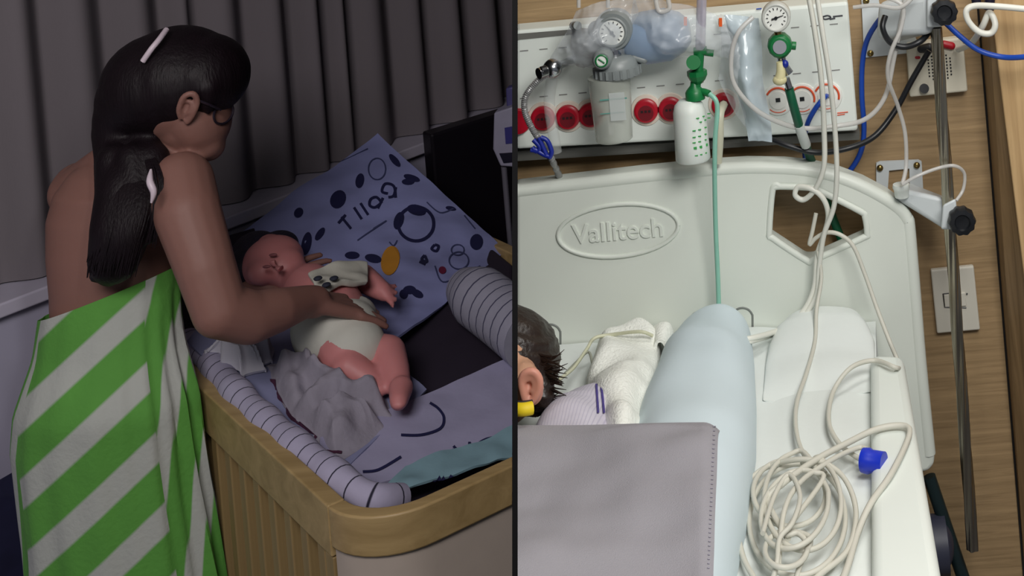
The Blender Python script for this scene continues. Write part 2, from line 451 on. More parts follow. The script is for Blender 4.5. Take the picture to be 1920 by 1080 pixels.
tag(link('crib_bumper', bm, m_bump2), 'grey crib bumper with fine dark stripes lying by the right rail', 'crib bumper')

# sheets in the crib
def wavy(f, amp, sc, seed=0, n=Vector((0, 0, 1)), nu=48, nv=48, th=.004, prof=None):
    def g(u, v):
        p = f(u, v); a = amp*(nz(p, sc, seed)+.5*nz(p, sc*2.3, seed+4))
        if prof: a += prof(u, v)
        return p+n*a
    return g
m_lav = mat('lavender_sheet', (158, 156, 186), .9, .05, 12, .3, 40)
m_blue = mat('blue_print_blanket', (140, 146, 196), .9, .05, 12, .3, 30)
m_ink = mat('navy_print', (22, 24, 70), .9, .05)
f = bil(Pc(602, 930, .0), Pc(990, 830, .0), Pc(990, 655, .01), Pc(600, 820, .01))
g = wavy(f, .006, 9, 1)
bm = BM(); sheet(bm, g, 60, 40, .004); cut(bm, -1)
sh = tag(link('crib_sheet', bm, m_lav), 'lavender sheet with a dark line drawing spread at the near end of the crib', 'sheet')
def strokes(bm, surf, polys, wdt, lift=.0015, closed=False):
    """flat printed strokes laid on a surface; each poly is a list of pixels mapped through surf(px,py)"""
    for poly in polys:
        pts = [Vector((a, b, 0)) for a, b in poly]
        if len(pts) > 2: pts = crom(pts, 6)
        L = []
        for i, p in enumerate(pts):
            t = (pts[min(i+1, len(pts)-1)]-pts[max(0, i-1)]); t = t.normalized() if t.length else Vector((1, 0, 0)); n = Vector((-t.y, t.x, 0))*wdt/2
            L.append((bm.verts.new(surf(p.x+n.x, p.y+n.y)), bm.verts.new(surf(p.x-n.x, p.y-n.y))))
        for a, b in zip(L, L[1:]): bm.faces.new((a[0], b[0], b[1], a[1]))
def solid(bm, surf, c, rx, ry, ang=0, n=20):
    vs = []
    for i in range(n):
        a = 2*PI*i/n; x, y = rx*math.cos(a), ry*math.sin(a)
        vs.append(bm.verts.new(surf(c[0]+x*math.cos(ang)-y*math.sin(ang), c[1]+x*math.sin(ang)+y*math.cos(ang))))
    bm.faces.new(vs)
from mathutils.bvhtree import BVHTree
def onmesh(o, lift=.002):
    dg = bpy.context.evaluated_depsgraph_get(); bpy.context.view_layer.update()
    b = bmesh.new(); b.from_mesh(o.data)
    org = Vector(ORG[o.name])
    for v in b.verts: v.co += org
    T = BVHTree.FromBMesh(b); b.free()
    c = Vector((0, 0, H))
    last = [None]
    def fb(px, py):
        for k in (2, 5, 9, 14, 20, 30):
            for dx, dy in ((k, 0), (-k, 0), (0, k), (0, -k)):
                r = ray(px+dx, py+dy).normalized(); h = T.ray_cast(c, r)
                if h[0] is not None: return h[0]+(h[1] if h[1].dot(r) < 0 else -h[1])*lift
        return T.find_nearest(c+ray(px, py)*2.5)[0]
    def s(px, py):
        r = ray(px, py).normalized(); h = T.ray_cast(c, r)
        if h[0] is None: 
            return fb(px, py)
        n = h[1] if h[1].dot(r) < 0 else -h[1]
        return h[0]+n*lift
    return s
S = onmesh(sh)
bm = BM()
strokes(bm, S, [[(752, 817), (790, 817), (825, 805), (832, 785), (822, 768), (806, 757)], [(680, 886), (710, 882), (752, 858)],
                [(848, 845), (875, 850), (905, 828), (930, 820), (956, 806)], [(850, 838), (868, 858)], [(880, 830), (880, 850)]], 5)
link('print', bm, m_ink, sh, smooth=False, label='dark navy line drawing')
bm = BM(); f = bil(Pc(690, 940, .025), Pc(990, 850, .025), Pc(990, 795, .03), Pc(760, 868, .03)); sheet(bm, wavy(f, .012, 14, 6), 40, 20, .004); cut(bm, -1)
teal = tag(link('teal_cloth', bm, mat('teal_cotton', (124, 158, 170), .9, .1, 10, .3, 40)), 'pale teal cloth bunched inside the near end rail of the crib', 'cloth')
S = onmesh(teal, .003); bm = BM(); strokes(bm, S, [[(812, 918), (832, 902), (858, 893)]], 9); link('print', bm, m_ink, teal, smooth=False)
bm = BM(); f = bil(Pc(350, 640, .0), Pc(625, 905, .0), Pc(800, 730, .008), Pc(500, 470, .008)); sheet(bm, wavy(f, .006, 12, 9), 50, 50, .004); cut(bm, -1)
tag(link('baby_sheet', bm, mat('pale_blue_sheet', (132, 136, 172), .9, .06, 12, .3, 40)), 'pale bluish sheet lying under the baby and the clothes', 'sheet')
# printed blanket propped up behind the baby
bl = [P(708, 249, 3.28), P(425, 455, 3.02), P(738, 645, 2.57), P(948, 468, 3.0)]
bn = (bl[1]-bl[0]).cross(bl[3]-bl[0]).normalized()
if bn.y > 0: bn = -bn
f = bil(bl[1], bl[2], bl[3], bl[0])
bm = BM(); sheet(bm, wavy(f, .016, 7, 2, bn, prof=lambda u, v: .012*math.sin(9*u)*(1-v)), 70, 60, .005); cut(bm, -1)
blk = tag(link('printed_blanket', bm, m_blue), 'blue blanket with navy drawings propped up beyond the baby', 'blanket')
S = onmesh(blk)
bm = BM()
ring = [(780+33*math.cos(a), 421+32*math.sin(a)) for a in [2*PI*i/24 for i in range(25)]]
strokes(bm, S, [ring], 6); solid(bm, S, (748, 415), 9, 17, .3); solid(bm, S, (781, 395), 18, 10, .25)
link('print', bm, m_ink, blk, smooth=False, label='navy ring with two filled ovals')
bm = BM()
strokes(bm, S, [[(742, 372), (738, 350), (722, 346), (716, 360), (727, 364)], [(742, 352), (738, 368), (728, 371)],
                [(716, 382), (706, 371), (695, 375), (693, 386), (702, 390), (712, 384)], [(718, 372), (708, 392)],
                [(676, 382), (690, 404)], [(664, 390), (678, 412)],
                [(640, 408), (658, 430)], [(634, 420), (648, 404)]], 5)
link('lettering', bm, m_ink, blk, smooth=False, label='row of navy letters')
bm = BM()
strokes(bm, S, [[(796, 480), (790, 488), (800, 492), (796, 480)], [(815, 460), (809, 468), (818, 472), (822, 463), (815, 460)], [(786, 492), (797, 497)]], 5)
solid(bm, S, (740, 302), 6, 15, -.7); solid(bm, S, (772, 335), 16, 6, .3); solid(bm, S, (765, 342), 12, 6, 0)
solid(bm, S, (675, 340), 8, 14, .2); solid(bm, S, (634, 375), 14, 18, .5); solid(bm, S, (660, 480), 14, 7, 0)
solid(bm, S, (768, 545), 12, 8, 0); solid(bm, S, (782, 552), 12, 7, .5); solid(bm, S, (757, 553), 8, 9, 0)
solid(bm, S, (893, 455), 12, 15, .1); solid(bm, S, (575, 458), 9, 22, .2); solid(bm, S, (600, 440), 6, 14, .6); solid(bm, S, (845, 392), 10, 4, .2)
solid(bm, S, (560, 400), 8, 10, .6); solid(bm, S, (700, 486), 16, 8, .2)
link('print', bm, m_ink, blk, smooth=False, label='scattered navy blots and leaves')
bm = BM()
def circ(x, y, rx, ry, n=16): return [(x+rx*math.cos(2*PI*i/n), y+ry*math.sin(2*PI*i/n)) for i in range(n+1)]
strokes(bm, S, [circ(707, 318, 16, 20), circ(860, 490, 18, 16), circ(858, 470, 12, 10), [(700, 430), (725, 415), (690, 438), (670, 452)], [(815, 500), (830, 530), (870, 515), (900, 500)],
                [(800, 380), (825, 400), (850, 392)], [(730, 455), (738, 462), (745, 452)], [(640, 300), (690, 280)], [(870, 405), (890, 430)]], 2.5)
link('print', bm, mat('grey_line_print', (62, 68, 110), .9), blk, smooth=False, label='thin grey line drawings')
bm = BM(); solid(bm, S, (732, 490), 17, 28, .2); link('print', bm, mat('orange_print', (200, 138, 40), .9), blk, smooth=False, label='orange figure')
bm = BM(); solid(bm, S, (829, 508), 7, 7); link('print', bm, mat('red_print', (110, 20, 60), .9), blk, smooth=False, label='dark red dot')

# grey clothes heap and white cloths
def heap(name, corners, hgt, m, label, cat, amp=.03, sc=16, seed=0, lift=0, nu=60, ridged=True):
    f = bil(*[Pc(a, b, lift) for a, b in corners])
    def g(u, v):
        p = f(u, v); e = min(1, min(u, 1-u, v, 1-v)*5); e = e*e*(3-2*e)
        r = 1-abs(nz(p, sc, seed))*2.2 if ridged else nz(p, sc, seed)
        return p+Vector((0, 0, 1))*(e*(hgt+amp*max(-.6, min(.75, r))+amp*.4*nz(p, sc*2.5, seed+2)))+Vector((nz(p, sc, seed+5), nz(p, sc, seed+8), 0))*.02
    bm = BM(); sheet(bm, g, nu, nu, .006); cut(bm, -1)
    return tag(link(name, bm, m), label, cat)
m_gcl = mat('grey_cotton', (150, 146, 160), .9, .06, 20, .4, 90)
hp = heap('baby_clothes', [(490, 690), (625, 868), (765, 800), (640, 665)], .02, m_gcl, 'crumpled grey baby clothes heaped by the baby\'s feet', 'clothes', .042, 15, 3, .004, 120)
S = onmesh(hp, .003); bm = BM()
strokes(bm, S, [[(512, 712), (516, 745), (535, 775), (562, 805)]], 14); strokes(bm, S, [[(560, 800), (585, 838), (640, 850)]], 6)
link('trim', bm, mat('maroon_print', (70, 30, 58), .9, .3, 200), hp, smooth=False, label='dark patterned lining')
heap('muslin_cloth', [(392, 655), (450, 706), (500, 690), (440, 640)], .04, mat('white_muslin', (196, 196, 208), .9, .04, 20, .3, 80), 'small white folded cloth by the left rail of the crib', 'cloth', .02, 25, 1, .01, 36, False)
heap('muslin_cloth', [(436, 650), (470, 694), (520, 672), (486, 628)], .045, mat('grey_muslin', (172, 172, 190), .9, .04, 20, .3, 80), 'greyish white cloth beside the woman\'s elbow in the crib', 'cloth', .02, 25, 6, .01, 36, False)

# dark box and small white device behind the crib
bm = BM(); a, b = P(808, 252, 3.42), P(990, 196, 3.60); k = (b-a).normalized(); nn = Vector((-k.y, k.x, 0)).normalized()*.05
lo = lambda p: Vector((p.x, p.y, .0))
nn = -nn if nn.y < 0 else nn
hexa(bm, [lo(a), lo(b), lo(b+nn), lo(a+nn)], [a, b, b+nn, a+nn]); cut(bm, -1)
cab = tag(link('side_cabinet', bm, mat('near_black', (22, 18, 26), .4, .2, 3), smooth=False, bevel=.006), 'dark cabinet standing against the wall beyond the crib', 'cabinet')
bm = BM()
q = [P(816, 262, 3.49), P(952, 380, 3.42)]
dv = thing('baby_monitor', 'white upright device with a blue screen at the right beyond the crib', 'device', P(948, 400, 3.25))
bm = BM(); c0 = P(930, 162, 3.3)
def q4(pts, d): return [P(x, y, d) for x, y in pts]
prism(bm, q4([(926, 212), (962, 200), (968, 314), (938, 312), (924, 280)], 3.3), Vector((0, .05, 0))); cut(bm, -1); link('body', bm, mat('device_white', (160, 158, 180), .5), dv, bevel=.004)
bm = BM(); prism(bm, q4([(946, 240), (968, 236), (968, 268), (948, 270)], 3.297), Vector((0, .003, 0))); cut(bm, -1); link('screen', bm, mat('device_blue', (62, 60, 130), .3), dv, smooth=False)
bm = BM(); prism(bm, q4([(936, 288), (966, 286), (966, 304), (944, 306)], 3.297), Vector((0, .003, 0))); cut(bm, -1); link('socket', bm, mat('near_black2', (20, 18, 40), .4), dv, smooth=False)
bm = BM(); a_ = P(945, 312, 3.32); cyl(bm, a_, Vector((a_.x, a_.y, .02)), .007); cut(bm, -1); link('stand', bm, mat('device_grey', (110, 108, 120), .5), dv)
bm = BM(); cyl(bm, Vector((a_.x, a_.y, 0)), Vector((a_.x, a_.y, .02)), .07); cut(bm, -1); link('base', bm, mat('device_grey', (0, 0, 0)), dv)
bm = BM(); prism(bm, q4([(948, 166), (972, 160), (972, 210), (950, 208)], 3.33), Vector((0, .03, 0))); cut(bm, -1); link('top_box', bm, mat('device_violet', (80, 76, 130), .5), dv, bevel=.004)

# low white chest at the far left with dark things below
bm = BM(); a, b = P(-60, 930, 2.50), P(60, 925, 2.58); k = Vector((.05, .12, 0))
dn = lambda p, z: Vector((p.x, p.y, z))
hexa(bm, [dn(a, 0), dn(b, 0), dn(b+k, 0), dn(a+k, 0)], [a, b, b+k, a+k])
tag(link('storage_box', bm, mat('navy_plastic', (40, 42, 72), .5, .3, 12), smooth=False, bevel=.005), 'dark blue box on the floor behind the woman', 'box')
# ------------------------------------------------------------------ woman
m_skin = mat('skin_woman', (140, 101, 91), .6, .05, 9, .05, 150, sss=.15)
m_hair = mat('dark_hair', (20, 11, 17), .55, .25, 60, .35, 260, stretch=(1, 1, .06), spec=.28)
D0 = 2.42
wo = thing('person', 'woman with long dark hair in a green and white striped dress bending over the crib', 'person', P(215, 1690, 2.45)*1)
bm = BM()
def pr(n, d): return n*d/F       # pixel radius -> metres at depth d
# torso: stacked ellipses from the hips to the shoulders
def loft(bm, rows, n=40, bf=.7, fold=None):
    """rows: (py, xl, xr, depth, [bf])"""
    R = []
    for k, r in enumerate(rows):
        py, xl, xr, d = r[:4]; b_ = r[4] if len(r) > 4 else bf
        a = P(xl, py, d); b = P(xr, py, d); c = (a+b)/2; hx = (b-a)/2; hl = hx.length; hx = Vector((hx.x, hx.y, 0)).normalized()*hl
        hy = Vector((-hx.y, hx.x, 0))*b_
        ring = []
        for i in range(n):
            t = 2*PI*i/n; m = 1+(fold(t, k/(len(rows)-1)) if fold else 0)
            ring.append(bm.verts.new(Vector((c.x, c.y, c.z))+hx*math.cos(t)*m+hy*math.sin(t)*m))
        R.append(ring)
    for a, b in zip(R, R[1:]):
        for i in range(n): bm.faces.new((a[i], a[(i+1) % n], b[(i+1) % n], b[i]))
    bm.faces.new(R[0][::-1]); bm.faces.new(R[-1])
loft(bm, [(900, 90, 325, 2.42), (800, 80, 322, 2.42), (700, 88, 322, 2.42), (620, 100, 318, 2.43), (540, 98, 322, 2.45), (470, 92, 322, 2.46), (400, 92, 325, 2.47), (350, 106, 340, 2.48), (315, 132, 345, 2.49, .55), (290, 175, 330, 2.5, .5), (270, 225, 310, 2.5, .5)])
ball(bm, P(138, 362, 2.55), .044); ball(bm, P(342, 345, 2.38), .052); ball(bm, P(300, 320, 2.42), .05)
chain(bm, [(P(290, 330, 2.47), .06), (P(200, 325, 2.52), .05), (P(140, 362, 2.55), .045)])
chain(bm, [(P(268, 320, 2.5), .066), (P(282, 270, 2.49), .054), (P(318, 225, 2.47), .056)])
# right arm
chain(bm, [(P(340, 345, 2.37), .054), (P(352, 400, 2.33), .053), (P(385, 500, 2.3), .047), (P(412, 582, 2.29), .044), (P(470, 596, 2.33), .043), (P(520, 582, 2.37), .037), (P(572, 566, 2.43), .028), (P(590, 566, 2.45), .028)])
# left arm behind
chain(bm, [(P(150, 355, 2.56), .05), (P(250, 420, 2.75), .042), (P(400, 520, 2.78), .04), (P(468, 545, 2.7), .03), (P(500, 540, 2.68), .026)])
# legs
chain(bm, [(P(170, 860, 2.45), .09), (P(150, 1200, 2.5), .06), (P(140, 1600, 2.5), .045), (P(135, 1760, 2.5), .04)])
chain(bm, [(P(270, 860, 2.42), .09), (P(275, 1200, 2.44), .06), (P(270, 1600, 2.46), .045), (P(265, 1770, 2.46), .04)])
for px, d in ((135, 2.5), (265, 2.46)):
    a = P(px, 1780, d); a.z = .035; caps(bm, a, .035, a+Vector((.06, .15, 0)), .028)
# right hand: palm and five fingers spread over the baby's belly
def hand(bm, wr, dirn, side, nrm, L=.17, curl=.35):
    """wr wrist, dirn toward fingertips, side toward thumb, nrm back-of-hand normal"""
    pl = L*.5
    c = wr+dirn*pl*.55
    for t in (-.6, -.2, .2, .6): caps(bm, wr+dirn*.005+side*t*.028, .014, wr+dirn*pl+side*t*.05, .011)
    for t, ln in ((-.62, .36), (-.22, .45), (.2, .48), (.6, .43)):
        p = wr+dirn*pl+side*t*.06; r = .0085; dd = dirn+side*t*.34
        for k, q in enumerate((.5, .3, .22)):
            dd = (dd-nrm*curl*(.25 if k == 0 else .5)).normalized(); p2 = p+dd*L*ln*q
            caps(bm, p, r, p2, r*.9, 12); p = p2; r *= .92
    p = wr+dirn*pl*.3+side*.024; dd = (dirn*.6+side*.75-nrm*.1).normalized()
    for q in (.2, .17, .13):
        p2 = p+dd*L*q; caps(bm, p, .0115, p2, .0100, 12); p = p2; dd = (dd+dirn*.5-nrm*.12).normalized()
wr = P(590, 566, 2.45); tip = P(690, 580, 2.53)
dr = (tip-wr).normalized(); nr = PLN; sd = nr.cross(dr).normalized(); sd = sd if sd.y > 0 else -sd
hand(bm, wr, dr, sd, nr, .155, .3)
wr = P(498, 540, 2.68); tip = P(545, 520, 2.70); dr = (tip-wr).normalized(); sd = nr.cross(dr).normalized(); sd = sd if sd.y < 0 else -sd
hand(bm, wr, dr, sd, nr, .13, .3)
# head
HD = 2.46
hc = P(345, 185, HD)
ball(bm, P(338, 165, HD), (.083, .09, .098)); ball(bm, P(368, 205, HD-.01), (.056, .068, .08), rot=Matrix.Rotation(-.25, 3, 'Y'))
caps(bm, P(370, 240, HD-.03), .04, P(392, 272, HD-.01), .028); caps(bm, P(340, 240, HD-.03), .038, P(385, 268, HD-.02), .03)
caps(bm, P(404, 205, HD+.03), .011, P(418, 238, HD+.03), .011, 12); ball(bm, P(402, 256, HD+.03), (.012, .02, .007)); ball(bm, P(400, 264, HD+.03), (.011, .018, .007)); ball(bm, P(404, 190, HD+.01), (.026, .04, .018))
bw = fused(bm, .0042, 5)
link('body', bw, m_skin, wo)
# ear
e = P(352, 200, HD-.075)
bm = BM()
tube(bm, [P(340, 222, HD-.083), P(336, 205, HD-.09), P(345, 182, HD-.093), P(362, 176, HD-.09), P(370, 190, HD-.085), P(364, 210, HD-.085), P(354, 226, HD-.082), P(346, 229, HD-.082)], .0055, 10)
ball(bm, P(352, 203, HD-.078), (.014, .009, .024)); tube(bm, [P(350, 190, HD-.088), P(359, 192, HD-.088), P(358, 207, HD-.088), P(350, 214, HD-.086)], .0035, 8)
link('ear', fused(bm, .0025, 3), m_skin, wo)
# hair: cap plus tied ponytail and loose strands
bm = BM()
ball(bm, P(335, 150, HD+.005), (.106, .105, .096)); ball(bm, P(300, 160, HD), (.1, .1, .092)); ball(bm, P(385, 140, HD+.0), (.075, .088, .072), rot=Matrix.Rotation(.5, 3, 'Y'))
ball(bm, P(270, 185, HD), (.08, .085, .07)); ball(bm, P(236, 225, HD), (.05, .07, .07)); ball(bm, P(412, 160, HD+.01), (.042, .07, .036)); ball(bm, P(436, 152, HD+.01), (.02, .05, .028)); 
chain(bm, [(P(425, 175, HD-.02), .022), (P(436, 184, HD-.01), .012)])
chain(bm, [(P(388, 165, HD-.06), .025), (P(388, 190, HD-.06), .016), (P(391, 210, HD-.062), .006)])
chain(bm, [(P(240, 250, HD-.01), .06), (P(235, 300, HD-.04), .05), (P(238, 360, HD-.1), .05), (P(228, 430, HD-.13), .05), (P(214, 485, HD-.13), .042), (P(205, 515, HD-.13), .02)])
chain(bm, [(P(215, 300, HD-.08), .03), (P(208, 400, HD-.12), .026), (P(190, 480, HD-.13), .02), (P(178, 520, HD-.13), .01)])
chain(bm, [(P(262, 278, HD-.05), .03), (P(285, 300, HD-.08), .03), (P(302, 350, HD-.12), .016), (P(297, 400, HD-.13), .014), (P(285, 450, HD-.14), .008)])
chain(bm, [(P(250, 300, HD-.09), .03), (P(262, 400, HD-.14), .024), (P(248, 470, HD-.15), .016), (P(240, 512, HD-.15), .006)])
chain(bm, [(P(300, 185, HD-.06), .03), (P(330, 185, HD-.065), .018)])
hb = fused(bm, .006, 3)
ctr = P(330, 160, HD)
rr = random.Random(5)
for k in range(150):
    a = rr.uniform(0, 1); dx = rr.uniform(-1, 1); dd = rr.uniform(-.05, .0)
    xs = (236+dx*36, 240+dx*50, 238+dx*52, 222+dx*50, 208+dx*42+rr.uniform(-6, 6))
    yy = (262, 310, 380, 450, 505+rr.uniform(-22, 18)); ro = math.sqrt(max(0, 1-dx*dx))
    ds = (HD-.04-.03*ro, HD-.08-.03*ro, HD-.12-.04*ro, HD-.14-.045*ro, HD-.15-.03*ro)
    tube(hb, [P(x, y, d_) for x, y, d_ in zip(xs, yy, ds)], lambda t: .0026*(1-t)**.5+.0006, 5, 5)
for k in range(16):
    x0 = 288+rr.uniform(-8, 8); tube(hb, [P(x0-12, 285, HD-.09), P(x0+rr.uniform(0, 10), 335, HD-.14), P(x0+rr.uniform(0, 16), 390, HD-.155), P(x0-5+rr.uniform(-6, 6), 440+rr.uniform(-10, 30), HD-.155)], lambda t: .0022*(1-t)+.0005, 5, 5)
for k in range(30):
    # wisps combed back over the crown
    y0 = 70+k*5; tube(hb, [P(430-k*1.2, y0+70-k, HD-.08), P(380, y0+14, HD-.105), P(300, y0+26, HD-.103), P(250, y0+70, HD-.085)], .0009, 4, 5) if False else None
link('hair', hb, m_hair, wo)
# hair clip and dangling ribbon, glasses
bm = BM(); tube(bm, [P(312, 56, HD-.045), P(298, 75, HD-.075), P(284, 92, HD-.088), P(268, 115, HD-.09)], .005, 8)
link('hair_clip', bm, mat('clip_white', (220, 205, 216), .4), wo)
bm = BM(); tube(bm, [P(283, 318, HD-.18), P(281, 340, HD-.195), P(288, 360, HD-.2), P(284, 380, HD-.2)], lambda t: .002+.004*math.sin(PI*t), 8)
link('hair_ribbon', bm, mat('clip_white', (0, 0, 0)), wo)
bm = BM(); g = [P(366, 186, HD-.085), P(392, 196, HD-.075), P(414, 206, HD-.052)]; tube(bm, g, .0022, 6)
gl = P(417, 212, HD-.03); tube(bm, [gl+Vector((.002+.007*math.cos(a), .024*math.cos(a), .018*math.sin(a))) for a in [2*PI*i/14 for i in range(15)]], .0022, 6, 2)
link('glasses', bm, mat('glasses_dark', (40, 34, 44), .2), wo)
bm = BM(); ball(bm, gl+Vector((-.004, .006, 0)), (.004, .010, .006)); link('eye', bm, mat('eye_dark', (60, 40, 40), .2), wo)
# dress
m_dress = stripes('striped_dress', (92, 158, 66), (182, 186, 180), 1.0, .42, uv=True, rough=.85, bump=.25, bscale=120, scale=14, soft=.05)
def fd(t, k): return (.05*max(0, math.cos(t))*math.sin(t*22+2*k))*min(1, k*3)+(.035*math.sin(t*9+4*k)+.02*math.sin(t*17+1))*(k**1.1)+.012*math.sin(t*13)*(k > .05)
rows = [(492, 92, 333, 2.435), (540, 86, 333, 2.43), (600, 78, 334, 2.42), (650, 78, 333, 2.42), (700, 70, 336, 2.41), (760, 62, 342, 2.41), (820, 58, 350, 2.41), (900, 68, 362, 2.41), (1000, 80, 382, 2.41), (1080, 86, 398, 2.41), (1200, 80, 420, 2.42), (1400, 50, 430, 2.43), (1650, 45, 440, 2.44)]
bm = BM()
R = []; n = 120
def row_at(py):
    for a, b in zip(rows, rows[1:]):
        if a[0] <= py <= b[0]:
            t = (py-a[0])/(b[0]-a[0]); t2 = t; return [a[i]+(b[i]-a[i])*t2 for i in range(4)]
    return rows[-1]
XS1 = P(288, 800, 2.22).x; XS0 = P(92, 800, 2.3).x
IR = [i for i in range(120) if math.cos(2*PI*i/120) > .73 and i > 60][0]; IL = [i for i in range(60, 120) if math.cos(2*PI*i/120) < -.80][-1]+1
def dress_s(p, pnl, ring):
    xr_, xl_ = ring[IR].co.x, ring[IL].co.x
    # three panels: the middle one cut on the bias, the side ones nearly lengthwise
    if pnl == 1: return ((2.1-p.z)*.42+(p.x-xr_)*2.3)/.121+.55
    if pnl == -1: return ((2.1-p.z)*.30+(p.x-xl_)*2.6)/.121+.2
    return ((2.1-p.z)+(p.x-P(190, 800, 2.22).x)*.78)/.121+.18
ys = [492+i*(1650-492)/70 for i in range(71)]
for inner in (0, 1):
    R = []
    for k, y in enumerate(ys):
        ring = []
        for i in range(n):
            t = 2*PI*i/n
            # neckline: low at the left back, rising to the right
            top = 572-72*(.5+.5*math.cos(t)) if k == 0 else None
            fr = k/70; yy = (546-38*math.cos(t)+12*math.sin(t)) if k == 0 else y
            if k > 0 and k < 9:
                y0 = 546-38*math.cos(t)+12*math.sin(t); yy = y0+(ys[9]-y0)*k/9
            py, xl, xr, d = row_at(max(492, yy)); dr_ = .07*min(1, max(0, (yy-600)/150)); a = P(xl, yy, d); b = P(xr, yy, d-dr_); c = (a+b)/2; h = (b-a)/2
            hx = Vector((h.length, 0, 0)); hy = Vector((0, h.length*(.74-.12*min(1, max(0, (yy-600)/200))), 0))
            kk = max(0, (yy-520)/560); m = 1+fd(t, min(kk, 1.3))*.8-inner*.012
            ring.append(bm.verts.new(c+hx*math.cos(t)*m+hy*math.sin(t)*m))
        R.append(ring)
    for a, b in zip(R, R[1:]):
        for i in range(n):
            fc = bm.faces.new((a[i], a[(i+1) % n], b[(i+1) % n], b[i])); uvl = bm.loops.layers.uv.verify()
            tm = 2*PI*(i+.5)/n; pnl = 1 if math.cos(tm) > .73 else (-1 if math.cos(tm) < -.80 else 0)
            for l in fc.loops:
                rg0 = a if (l.vert is a[i] or l.vert is a[(i+1) % n]) else b
                l[uvl].uv = (dress_s(l.vert.co, pnl, rg0), .5)
    if inner == 0: OUT = R
for e_ in (0, -1):
    for i in range(n): bm.faces.new((OUT[e_][i], OUT[e_][(i+1) % n], R[e_][(i+1) % n], R[e_][i]))
link('dress', bm, m_dress, wo)

# ------------------------------------------------------------------ baby
m_bskin = mat('skin_baby', (204, 134, 134), .5, .06, 14, .05, 120, sss=.15)
ba = thing('person', 'newborn baby lying on its back in a white diaper with one arm out', 'person', Pc(620, 600, .01))
def B(px, py, l): return Pc(px, py, l)
bm = BM()
hd = B(512, 492, .06)
ball(bm, hd, (.058, .062, .05)); ball(bm, B(530, 500, .065), (.042, .042, .038)); ball(bm, B(493, 508, .07), (.03, .03, .026)); ball(bm, B(540, 512, .06), (.026, .024, .022))
ball(bm, B(512, 492, .104), (.008, .008, .008)); ball(bm, B(524, 503, .1), (.010, .008, .006)); ball(bm, B(505, 468, .07), .03)
chain(bm, [(B(548, 520, .045), .03), (B(580, 545, .05), .05), (B(615, 575, .055), .06), (B(640, 620, .052), .06), (B(655, 660, .045), .052)])
# out-stretched arm
chain(bm, [(B(650, 535, .05), .026), (B(680, 520, .05), .025), (B(700, 535, .06), .022), (B(715, 545, .06), .018), (B(722, 552, .058), .014)])
hw = B(722, 552, .058)
for k, (x, y) in enumerate(((738, 542), (741, 550), (739, 558), (734, 565))): caps(bm, hw, .0075, B(x+3, y+(y-551)*.6, .055), .0055, 10)
caps(bm, hw, .007, B(727, 536, .06), .006, 10)
chain(bm, [(B(575, 560, .05), .026), (B(560, 585, .055), .022), (B(575, 600, .06), .018), (B(590, 602, .065), .013)])
# legs
chain(bm, [(B(640, 675, .03), .030), (B(655, 690, .045), .03), (B(685, 708, .035), .024), (B(705, 722, .03), .018), (B(710, 732, .03), .014)])
chain(bm, [(B(690, 655, .035), .03), (B(728, 662, .045), .031), (B(740, 694, .04), .026), (B(748, 722, .035), .021)])
chain(bm, [(B(752, 728, .045), .021), (B(748, 752, .05), .016)])
for x, y in ((741, 760), (745, 762), (749, 762), (753, 761), (756, 758)): ball(bm, B(x, y, .052), .006, 10, 8)
link('body', fused(bm, .005, 4), m_bskin, ba)
bm = BM(); ball(bm, B(480, 478, .05), (.05, .055, .045)); ball(bm, B(462, 500, .045), (.04, .045, .038)); ball(bm, B(520, 462, .045), (.042, .04, .03))
hb = fused(bm, .005, 2); link('hair', hb, mat('baby_hair', (24, 20, 38), .6, .3, 80, .4, 200), ba)
for x, y in ((500, 500), (512, 478)):
    bm = BM(); ball(bm, B(x, y, .108), (.008, .003, .003), 12, 8); link('eye', bm, mat('baby_eye_shut', (140, 84, 88), .5), ba)
bm = BM(); caps(bm, B(523, 508, .106), .0022, B(529, 500, .106), .0022); link('mouth', bm, mat('baby_mouth', (150, 80, 84), .5), ba)
bm = BM()
ball(bm, B(640, 625, .055), (.070, .062, .06)); ball(bm, B(662, 652, .05), (.058, .055, .052)); ball(bm, B(600, 618, .055), (.052, .052, .062)); ball(bm, B(672, 608, .05), (.036, .045, .05)); ball(bm, B(635, 600, .05), (.06, .045, .05))
link('diaper', fused(bm, .006, 8), mat('diaper_cream', (205, 206, 196), .85, .02, 30, .2, 60), ba)
m_dot = mat('bib_white', (204, 204, 192), .9, .03, 30, .2, 60)
bm = BM(); 
def gb(u, v):
    p = bil(B(575, 512, .115), B(692, 498, .09), B(692, 532, .10), B(600, 548, .135))(u, v); return p+Vector((0, 0, .012*nz(p, 25)+.012*math.sin(PI*u)))
sheet(bm, gb, 24, 16, .012); bib = link('bib', bm, m_dot, ba); bib.modifiers.new('s', 'SUBSURF').levels = 1
S = onmesh(bib, .004) if False else None
for x, y in ((596, 522), (626, 522), (612, 534)):
    bm = BM(); ball(bm, B(x, y, .145), (.008, .008, .004), 10, 8); link('spot', bm, mat('bib_spot', (40, 44, 60), .8), bib if False else ba)
